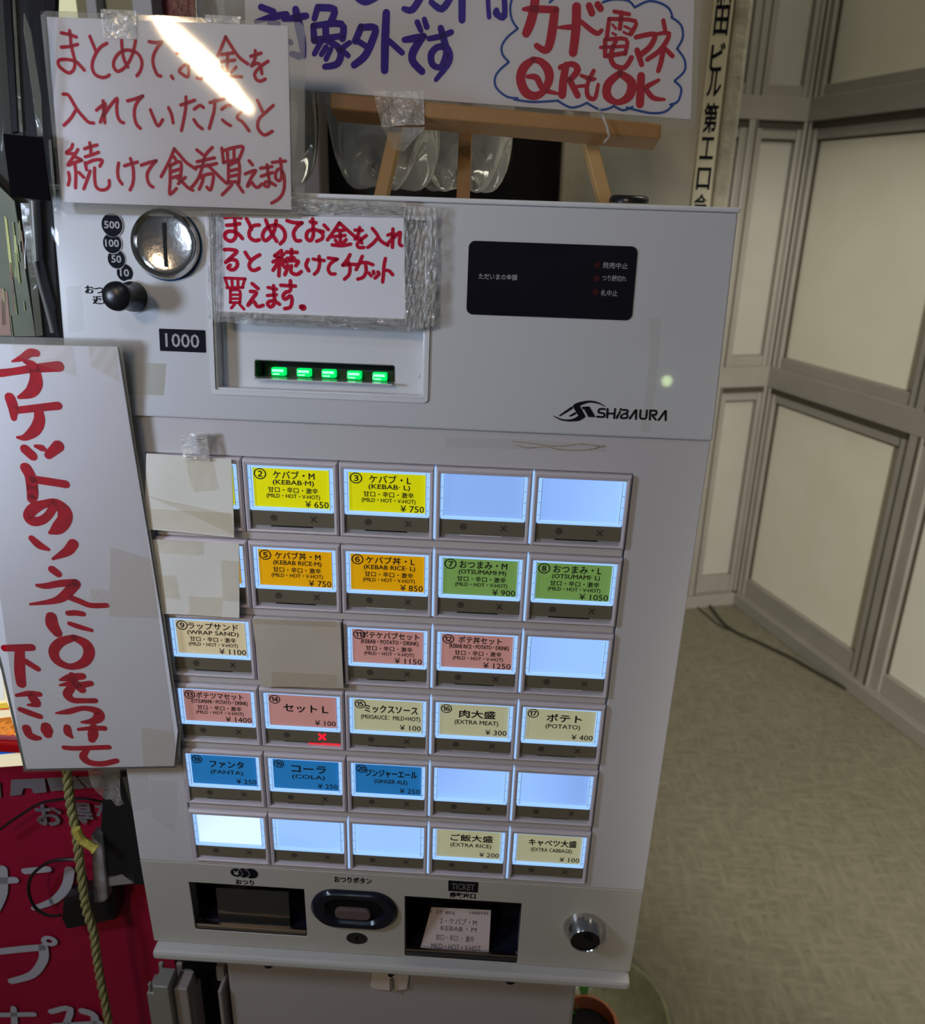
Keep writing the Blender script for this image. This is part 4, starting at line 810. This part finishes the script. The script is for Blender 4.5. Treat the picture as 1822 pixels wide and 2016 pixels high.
# blank cards taped over three buttons
def cover(pts, name, label, z=.0030, curl=.0015, tapes=()):
    q = pxs(MID, pts, z); t_ = thing('blank_card', label, 'card', MID.at(q[3][0] / 2 + q[2][0] / 2, q[3][1], z), group='blank cards taped over buttons')
    vs, fs = quadgrid(MID, q, z, 12, 10, lambda s, t: curl * (t ** 3) + .0004 * math.sin(5 * s + 3 * t)); nv = len(vs)
    mb = MB().add(vs, fs); mb.add([v - Vector((0, 0, .0006)) for v in vs], [f[::-1] for f in fs]); mb.build('card', mat('tan card', (.62, .55, .46), .5, noise=(30, .8, (.56, .49, .39))) if name == 'c' else m_cream, t_, smooth=True)
    for k, tq in enumerate(tapes): MB().add(*quadgrid(MID, pxs(MID, tq, z), z + .0012, 8, 8, lambda s, t: curl * t ** 3 + .0001 * math.sin(11 * s + 7 * t + k))).build('tape_strip', m_wrink if k == 0 and name == 'a' else MATS['yellowed tape'], t_)
cover([(288, 893), (455, 905), (463, 1056), (286, 1040)], 'a', 'blank cream card taped over the topmost left button', tapes=([(356, 852), (408, 850), (416, 905), (362, 902)], [(362, 902), (416, 906), (424, 960), (374, 965)], [(284, 972), (330, 985), (455, 1010), (462, 1050), (288, 1032)][:4], [(286, 1000), (455, 1008), (462, 1052), (290, 1036)]))
cover([(298, 1062), (470, 1072), (473, 1214), (312, 1206)], 'b', 'blank cream card taped over the second button down at the left', tapes=([(310, 1058), (400, 1064), (395, 1090), (306, 1084)], [(306, 1130), (345, 1132), (352, 1176), (310, 1172)], [(430, 1100), (468, 1104), (470, 1180), (436, 1178)], [(370, 1172), (440, 1175), (436, 1214), (372, 1210)]))
cover([(497, 1218), (670, 1226), (677, 1354), (514, 1352)], 'c', 'blank tan card taped over the second button of the third row', curl=.0002, tapes=([(495, 1208), (655, 1214), (658, 1232), (497, 1226)], [(532, 1320), (660, 1326), (664, 1350), (532, 1350)]))

# printed meal ticket in the tray
ZT = 0.0
yt_ = BOT.px(895, 1889, -.0045)[1]; pt0 = BOT.at(0, yt_, -.0045); TKF = Frame(pt0.y, pt0.z, 24)
tk = thing('meal_ticket', 'small printed paper meal ticket lying in the ticket tray', 'ticket', pt0)
tq = pxs(TKF, [(850, 1786), (967, 1792), (962, 1890), (824, 1881)], ZT)
MB().poly(tq, ZT - .0003, ZT, TKF).build('paper', mat('ticket paper', (.60, .50, .48), .6), tk)
mb = MB()
for s_, u, v, w, h in (('1 2ｹ 8N', 872, 1796, 46, 8), ('1400YM', 943, 1798, 36, 6), ('2・ケバブ・M', 903, 1814, 72, 12), ('KEBAB・M', 903, 1829, 70, 9), ('甘口・辛口 ・ 激辛', 896, 1847, 76, 12), ('MILD・HOT・V-HOT', 898, 1865, 98, 11), ('2-ｲｲｰ:ﾟﾋｾﾞ', 860, 1878, 54, 6), ('¥650', 947, 1883, 27, 6)):
    tpx(mb, TKF, s_, u, v, w, h, ZT + .0003, .0)
mb.build('ticket_print', mat('thermal print', (.10, .08, .09), .6), tk)

# ================================================================= left of the machine
ZL = -.03
def LP(pts, z=ZL): return pxs(MID, pts, z)
# shop counter with its red banner
m_redb = mat('glossy red', (.42, .002, .006), .3); m_ban = mat('crimson banner cloth', (.34, .002, .035), .6, noise=(6, .8, (.27, .001, .026)))
yb_ = MID.px(80, 1532, .02)[1]
xr_ = MID.px(262, 1530, -.03)[0]
ctr = thing('shop_counter', 'glossy red shop counter top edge left of the machine', 'counter', (-.5, yb_, -.05))
MB().box(-1.1, xr_, yb_, yb_ + .010, -.30, -.006).build('counter_top', m_redb, ctr, bevel=.002)
MB().box(-1.1, xr_, yb_ + .010, yb_ + .014, -.28, -.009).build('counter_film', mat('pink strip', (.45, .10, .12), .2), ctr, bevel=.001)
MB().box(-1.1, XL - .012, -1.28, yb_, -.30, -.125).build('counter_front', m_ban, ctr)
ban = thing('red_banner', 'crimson banner with large white letters hanging under the counter', 'banner', (-.35, -.9, -.08))
ZB = -.088
MB().add(*quadgrid(MID, [(-1.0, yb_ - .002), (XL - .012, yb_ - .002), (XL - .0135, -1.2), (-1.0, -1.2)], ZB, 24, 10, lambda s, t: .0012 * math.sin(26 * s))).build('cloth', m_ban, ban, smooth=True)
ZK = ZB + .0035
m_wl = mat('white cloth print', (.42, .42, .48), .6); m_gl = mat('grey cloth print', (.17, .16, .18), .6)
mb = MB()
for pts in ([(22, 1535), (88, 1532), (92, 1560), (66, 1562), (62, 1552), (46, 1552), (42, 1565), (20, 1567)], [(92, 1532), (148, 1528), (168, 1552), (100, 1558)], [(-30, 1540), (0, 1540), (2, 1570), (-30, 1572)], [(152, 1530), (200, 1526), (204, 1548), (172, 1552)]): mb.poly(LP(pts, ZK), ZK, None)
mb.build('top_lettering', m_gl, ban)
mb = MB()
tpx(mb, MID, 'お', 96, 1605, 52, 42, ZK, .03, -.0); tpx(mb, MID, '得', 158, 1602, 48, 46, ZK, .02); tpx(mb, MID, 'な', 208, 1598, 40, 38, ZK, .02); mb.build('grey_lettering', m_gl, ban)
for ch in ('185,885,55 355,870,55 | 515,880,75 490,1000,70 400,1100,60 250,1160,40', '-60,960,60 110,950,60 | 20,870,70 20,1040,70 -30,1170,60', '-20,1950,45 250,1945,45 | 100,1900,45 110,2060,50', '380,1925,50 520,1905,50 470,2060,50 | 610,1920,60 700,1960,60 690,2080,60 | 400,2030,50 740,2010,50'):
    MB().strokes(ch, (0, 1480), 3.762, 60, ZK, MID).build('letter', m_wl, ban)
mb = MB(); mb.strokes('0,1480,60 180,1460,62 310,1450,62 | 320,1450,75 320,1540,70 240,1650,65 85,1700,55', (0, 1480), 3.762, 60, ZK, MID)
k0 = MID.px(97, 1853, ZK); kk = abs(MID.px(98, 1853, ZK)[0] - k0[0])
oc = [(k0[0] + 16 * kk * math.cos(t * math.pi / 12), k0[1] + 13 * kk * math.sin(t * math.pi / 12)) for t in range(24)]; ic = [(k0[0] + 6 * kk * math.cos(t * math.pi / 12), k0[1] + 5 * kk * math.sin(t * math.pi / 12)) for t in range(24)]
mb.ring(oc, ic, ZK - .0003, ZK); mb.build('letter', m_wl, ban)
# menu poster above the counter
po = thing('menu_poster', 'bright menu poster with food pictures behind the red lettered sign', 'poster', (-.42, -.2, -.015))
ZP = -.012
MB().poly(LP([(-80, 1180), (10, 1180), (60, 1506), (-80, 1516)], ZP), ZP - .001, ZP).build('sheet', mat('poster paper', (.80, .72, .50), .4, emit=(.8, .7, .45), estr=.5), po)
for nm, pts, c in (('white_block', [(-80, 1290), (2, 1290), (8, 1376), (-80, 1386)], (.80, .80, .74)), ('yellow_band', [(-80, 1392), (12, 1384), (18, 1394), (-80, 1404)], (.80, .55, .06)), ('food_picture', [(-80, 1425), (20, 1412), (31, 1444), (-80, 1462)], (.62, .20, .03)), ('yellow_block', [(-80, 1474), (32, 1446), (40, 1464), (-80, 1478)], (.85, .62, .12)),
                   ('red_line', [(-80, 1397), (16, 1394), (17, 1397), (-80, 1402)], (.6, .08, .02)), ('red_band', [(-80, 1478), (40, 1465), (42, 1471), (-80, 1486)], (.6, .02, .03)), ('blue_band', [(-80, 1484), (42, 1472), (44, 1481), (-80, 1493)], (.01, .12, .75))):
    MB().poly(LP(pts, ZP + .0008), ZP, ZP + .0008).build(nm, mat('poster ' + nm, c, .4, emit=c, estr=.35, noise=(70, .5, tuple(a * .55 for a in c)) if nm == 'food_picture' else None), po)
fr_ = random.Random(5)
mb = MB()
for i in range(16):
    u, v = -20 + fr_.random() * 44, 1424 + fr_.random() * 20; x, y = MID.px(u, v, ZP); a = fr_.random() * 3; l_ = .006; mb.poly([(x - l_ * math.cos(a), y - l_ * math.sin(a)), (x + .0014 * math.sin(a), y - .0014 * math.cos(a)), (x + l_ * math.cos(a), y + l_ * math.sin(a)), (x - .0014 * math.sin(a), y + .0014 * math.cos(a))], ZP + .0008, ZP + .0012)
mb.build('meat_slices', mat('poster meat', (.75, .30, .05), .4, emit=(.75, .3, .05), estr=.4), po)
# hanging black bag, its vinyl cover, tape and zip
m_bag = mat('black nylon', (.004, .004, .007), .5, spec=.12, bump=(18, .5)); m_gv = mat('grey green lining', (.028, .030, .022), .6, spec=.2)
bag = thing('black_garment_bag', 'narrow black nylon bag with a zip hanging left of the machine under clear vinyl', 'bag', (-.27, .05, -.03))
zbg = -.024
def strip(pts, z, nm, m, par, th=.004, f=None): return MB().poly(LP(pts, z), z - th, z).build(nm, m, par, bevel=.0008)
strip([(-60, -60), (20, -60), (40, 200), (60, 400), (92, 680), (-60, 680)], zbg - .03, 'bag_back', m_gv, bag)
strip([(20, -60), (112, -60), (104, 300), (108, 480), (121, 690), (92, 690), (66, 420), (40, 200)], zbg - .004, 'bag_side', m_bag, bag)
strip([(2, -40), (20, -40), (37, 260), (22, 264)], zbg, 'bag_fold', m_bag, bag)
MB().tube([MID.at(*MID.px(u, v, zbg + .002), zbg + .002) for u, v in ((61, 392), (64, 450), (67, 511), (78, 560), (92, 610), (104, 655))], .0012, 6, lambda i, t: 1).build('zip_cord', mat('zip', (.20, .20, .20), .3), bag)
mb = MB()
for i in range(46):
    t_ = i / 46; u = 61 + 7 * t_; v = 396 + 120 * t_; x, y = MID.px(u, v, zbg + .003); mb.box(x - .0012, x + .0012, y - .0003, y + .0003, zbg, zbg + .003)
mb.build('zip_teeth', mat('zip teeth', (.42, .42, .40), .3), bag)
strip([(90, 610), (98, 608), (106, 654), (98, 656)], zbg + .001, 'pink_lining', mat('pinkish strip', (.22, .12, .11), .5), bag, .001)
# clear vinyl curtain with folds
vin = thing('vinyl_curtain', 'creased clear vinyl sheet hanging at the left edge with black tape on it', 'curtain', (-.30, -.02, -.01))
def vgrid(pts, z, amp, fq_): return MB().add(*quadgrid(MID, LP(pts, z), z, 26, 16, lambda s, t: amp * math.sin(fq_ * s + 2 * t) + .4 * amp * math.sin(31 * s - 4 * t)))
m_vin = film('creased vinyl', haze=.008, rough=.09, bump=(26, 1.2, (1, .12, 1)), hazecol=(.9, .9, .72), gloss=.4)
vgrid([(-60, -60), (76, -60), (128, 690), (-60, 690)], -.012, .003, 17).build('vinyl_sheet', m_vin, vin, smooth=True)
m_vf = film('vinyl fold', haze=.16, rough=.12, bump=(60, .6), hazecol=(.34, .35, .25), gloss=1.3)
mb = MB()
for pts in ([(47, 25), (60, 60), (80, 190), (84, 268), (74, 268), (62, 170), (47, 60)], [(23, -30), (27, -30), (44, 260), (38, 260)], [(40, 400), (56, 400), (84, 660), (72, 662)], [(96, 275), (100, 275), (112, 420), (106, 420)]): mb.poly(LP(pts, -.006), -.0065, -.006)
mb.build('vinyl_fold', m_vf, vin)
strip([(5, 263), (83, 271), (100, 396), (21, 387)], -.004, 'black_tape', mat('black cloth tape', (.004, .003, .004), .8, spec=.03), vin, .0008)
# what shows through the vinyl: a greenish picture sheet
gp = thing('faded_picture', 'faded greenish picture sheet behind the creased vinyl', 'picture', (-.33, .05, -.035))
zg = zbg - .022
MB().poly(LP([(-70, 300), (28, 396), (70, 662), (-70, 662)], zg), zg - .001, zg).build('sheet', mat('faded print', (.17, .18, .11), .6, noise=(40, .6, (.09, .11, .08)), detail=3), gp)
for pts, c in (([(8, 422), (13, 430), (22, 505), (26, 545), (22, 545), (16, 500)], (.55, .58, .20)), ([(26, 440), (32, 470), (36, 550), (30, 545)], (.45, .50, .20)), ([(-10, 560), (14, 575), (22, 660), (-10, 660)], (.34, .20, .16)), ([(2, 590), (10, 592), (12, 640), (4, 640)], (.45, .34, .22))): MB().poly(LP(pts, zg + .0004), zg, zg + .0004).build('printed_shape', mat('print %.2f' % c[0] + '%.2f' % c[1], c, .6), gp)
fr2 = random.Random(11)
for i in range(16):
    u = -6 + fr2.random() * 54; v = 415 + fr2.random() * 210; l_ = 18 + 70 * fr2.random(); w_ = 1.2 + 3 * fr2.random(); du = l_ * .12
    if u + du > 24 + (v + l_ - 400) * .16 + 10: continue
    c = fr2.choice([(.32, .35, .14), (.22, .26, .13), (.06, .08, .06), (.32, .31, .24), (.24, .13, .10)])
    MB().poly(LP([(u, v), (u + w_, v), (u + du + w_, v + l_), (u + du, v + l_)], zg + .0008), zg + .0004, zg + .0008).build('printed_streak', mat('streak %.2f %.2f' % c[:2], c, .6), gp)
# red hot-drink counter bits: rope, adapter, power strip, cables
rope_pts = [(131, 1500), (134, 1545), (140, 1590), (150, 1640), (156, 1690), (163, 1745), (170, 1790), (184, 1835), (190, 1880), (197, 1925), (207, 1975), (216, 2030), (222, 2090)]
zr = -.045
C3 = [MID.at(*MID.px(u, v, zr), zr) for u, v in rope_pts]
def resample(pts, n):
    out = []
    for i in range(len(pts) - 1):
        p0, p1, p2, p3 = pts[max(i - 1, 0)], pts[i], pts[i + 1], pts[min(i + 2, len(pts) - 1)]
        for k in range(n):
            t = k / n; out.append(.5 * (2 * p1 + (p2 - p0) * t + (2 * p0 - 5 * p1 + 4 * p2 - p3) * t * t + (3 * p1 - p0 - 3 * p2 + p3) * t ** 3))
    out.append(pts[-1]); return out
rc = resample(C3, 14)
rope = thing('yellow_rope', 'twisted pale yellow rope hanging down in front of the crimson banner', 'rope', rc[-1])
m_rope = mat('sisal rope', (.36, .34, .14), .85, noise=(200, .8, (.24, .22, .09)), bump=(500, .6))
for k in range(3):
    st_ = [p + Vector((math.cos(i * .42 + k * 2.094), 0, math.sin(i * .42 + k * 2.094))) * .0021 for i, p in enumerate(rc)]
    MB().tube(st_, .0023, 6).build('rope_strand', m_rope, rope, smooth=True)
e3 = resample([MID.at(*MID.px(u, v, zr + .006), zr + .006) for u, v in ((150, 1632), (160, 1652), (174, 1662), (189, 1672))], 8)
MB().tube(e3, [.0038] * (len(e3) - 3) + [.0044, .005, .0045], 8).build('rope_end', mat('yellow rope end', (.50, .44, .08), .8, bump=(400, .5)), rope, smooth=True)
ps = thing('power_strip', 'grimy white power strip hanging beside the yellow rope', 'power strip', (-.25, -.45, -.06))
zq = -.055
MB().poly(LP([(178, 1645), (199, 1643), (212, 1770), (206, 1777), (184, 1780)], zq), zq - .012, zq).build('strip_body', mat('grimy white plastic', (.40, .39, .42), .4, noise=(60, .55, (.12, .09, .07)), detail=4), ps, bevel=.002)
MB().poly(LP([(207, 1724), (264, 1716), (266, 1740), (212, 1746)], zq - .004), zq - .010, zq - .004).build('cable_clip', mat('dull white plastic', (.25, .23, .22), .5), ps, bevel=.001)
ad = thing('power_adapter', 'black power adapter plugged in at the foot of the power strip', 'adapter', (-.26, -.47, -.07))
MB().poly(LP([(122, 1775), (150, 1765), (228, 1748), (229, 1812), (130, 1832), (120, 1810)], zq - .014), zq - .035, zq - .014).build('adapter_body', mat('adapter black', (.010, .008, .009), .4), ad, bevel=.003)
cb = resample([MID.at(*MID.px(u, v, zq - .01), zq - .01) for u, v in ((120, 1802), (95, 1802), (68, 1785), (56, 1750), (66, 1720), (98, 1697), (140, 1692), (160, 1700), (172, 1740))], 8)
MB().tube(cb, .0016, 6).build('adapter_cable', mat('black cable', (.010, .008, .009), .4), ad, smooth=True)
cb = resample([MID.at(*MID.px(u, v, zq - .012), zq - .012) for u, v in ((-10, 1640), (40, 1605), (85, 1580), (150, 1572), (205, 1580), (235, 1600), (250, 1700), (262, 1740))], 8)
MB().tube(cb, .0013, 6).build('thin_cable', MATS['black cable'], label='thin black cable crossing the top of the crimson banner', cat='cable', smooth=True)
bk = MB().poly(LP([(205, 1515), (250, 1515), (290, 1745), (262, 1742), (240, 1725), (205, 1735), (196, 1640)], zq - .004), zq - .02, zq - .004).build('dark_case', mat('black case', (.008, .007, .009), .6), label='black case wedged between banner and machine side', cat='case', bevel=.002)
tf = MB().add(*quadgrid(MID, LP([(172, 1512), (232, 1512), (246, 1580), (205, 1580)], -.02), -.02, 8, 8, lambda s, t: .004 * math.sin(5 * s + 4 * t))).build('loose_tape', m_wrink, label='loose flap of clear tape hanging below the tall red lettered sign', cat='tape')

# ================================================================= lower right: pot and bowl on the floor, cable
def flp(u, v, z=0):
    d = RW @ (MT @ Vector(((u - 911) / FPX, (v - 1008) / FPX, 1))); k = (z - CAMZ) / d.z; return Vector((d.x * k, d.y * k, z))
bc = flp(1172, 2028)
gb = thing('glass_bowl', 'round greenish glass bowl on the floor right of the stand', 'bowl', bc, world=True)
m_gb = mat('greenish glass', (.30, .30, .18), .15, noise=(25, .6, (.16, .15, .08)), bump=(40, .8))
rb0 = (flp(1292, 1985) - bc).length
MB().lathe([(rb0 * .55, .0), (rb0 * .60, .004), (rb0 * .85, .02), (rb0 * .97, .045), (rb0, .05), (rb0 * .96, .05), (rb0 * .82, .026), (rb0 * .5, .010), (0, .008)], bc, Vector((0, 0, 1)), 48).build('bowl_body', m_gb, gb, smooth=True)
pc = flp(1158, 2008, .16); pc.z = .012
pt = thing('flower_pot', 'small terracotta pot standing in the glass bowl', 'pot', pc, world=True)
MB().lathe([(0, 0), (.030, 0), (.042, .11), (.050, .112), (.052, .142), (.046, .145), (.042, .11), (0, .10)], pc, Vector((0, 0, 1)), 36).build('pot_body', mat('terracotta', (.42, .13, .07), .45), pt, smooth=True)
MB().lathe([(0, .122), (.0415, .122)], pc, Vector((0, 0, 1)), 24).build('soil', m_dark, pt)
mb = MB(); lr = random.Random(2)
for i in range(3):
    a = 1.6 + i * .9; b0 = pc + Vector((.015 * math.cos(a), .03 + .012 * math.sin(a), .12)); t0 = b0 + Vector((.03 * math.cos(a), .02 + .02 * math.sin(a), .035 + .02 * lr.random())); w = Vector((-math.sin(a), math.cos(a), 0)) * .009
    mb.add([b0, (b0 + t0) / 2 + w, t0, (b0 + t0) / 2 - w], [(0, 1, 2, 3)])
mb.build('leaves', mat('leaf green', (.05, .20, .02), .5), pt)
fc = resample([flp(u, v, .006) for u, v in ((1360, 1120), (1377, 1160), (1400, 1195), (1436, 1236), (1500, 1267), (1560, 1296), (1620, 1330), (1680, 1362), (1708, 1373))], 8)
MB().tube(fc, .0055, 8).build('floor_cable', mat('dark floor cable', (.035, .030, .018), .5), label='long dark cable lying across the beige floor to the partition', cat='cable', world=True, smooth=True)
fc = resample([flp(u, v, .004) for u, v in ((1350, 1180), (1380, 1200), (1410, 1226), (1436, 1240))], 6)
MB().tube(fc, .003, 6).build('thin_floor_cable', MATS['dark floor cable'], label='thinner cable joining the long one near the machine', cat='cable', world=True, smooth=True)
# vertical name plate on the pillar
def plw(u, v): return wpx(u, v, YP - .008)
npz = thing('name_plate', 'vertical cream name plate with black characters on the pillar edge', 'sign', (xb, YP - .01, 1.2), world=True)
x0n, x1n = plw(1384, 200)[0], plw(1422, 200)[0]
MB().wbox(x0n, x1n, YP - .008, YP, 1.20, 2.2).build('plate', m_plate2, npz, bevel=.001)
mb = MB()
class WF:
    def at(s, x, y, z=0): return Vector((x, YP - .0085 - z, y))
wf = WF(); xm_ = (x0n + x1n) / 2; wN = (x1n - x0n) * .72
for ch, v, h in (('田', 40, 52), ('ビ', 112, 50), ('ル', 165, 44), ('第', 232, 52), ('工', 292, 38), ('口', 352, 38), ('会', 402, 34)):
    z_ = plw(1400, v)[1]; h *= 1.15; hz = plw(1400, v - h / 2)[1] - plw(1400, v + h / 2)[1]; mb.text(ch, xm_, z_, wN, hz, .0005, wf, .02)
tpz = plw(1400, -14)[1]; mb.text('和', xm_, tpz, wN, .036, .0005, wf, .02)
mb.build('plate_lettering', m_black, npz)
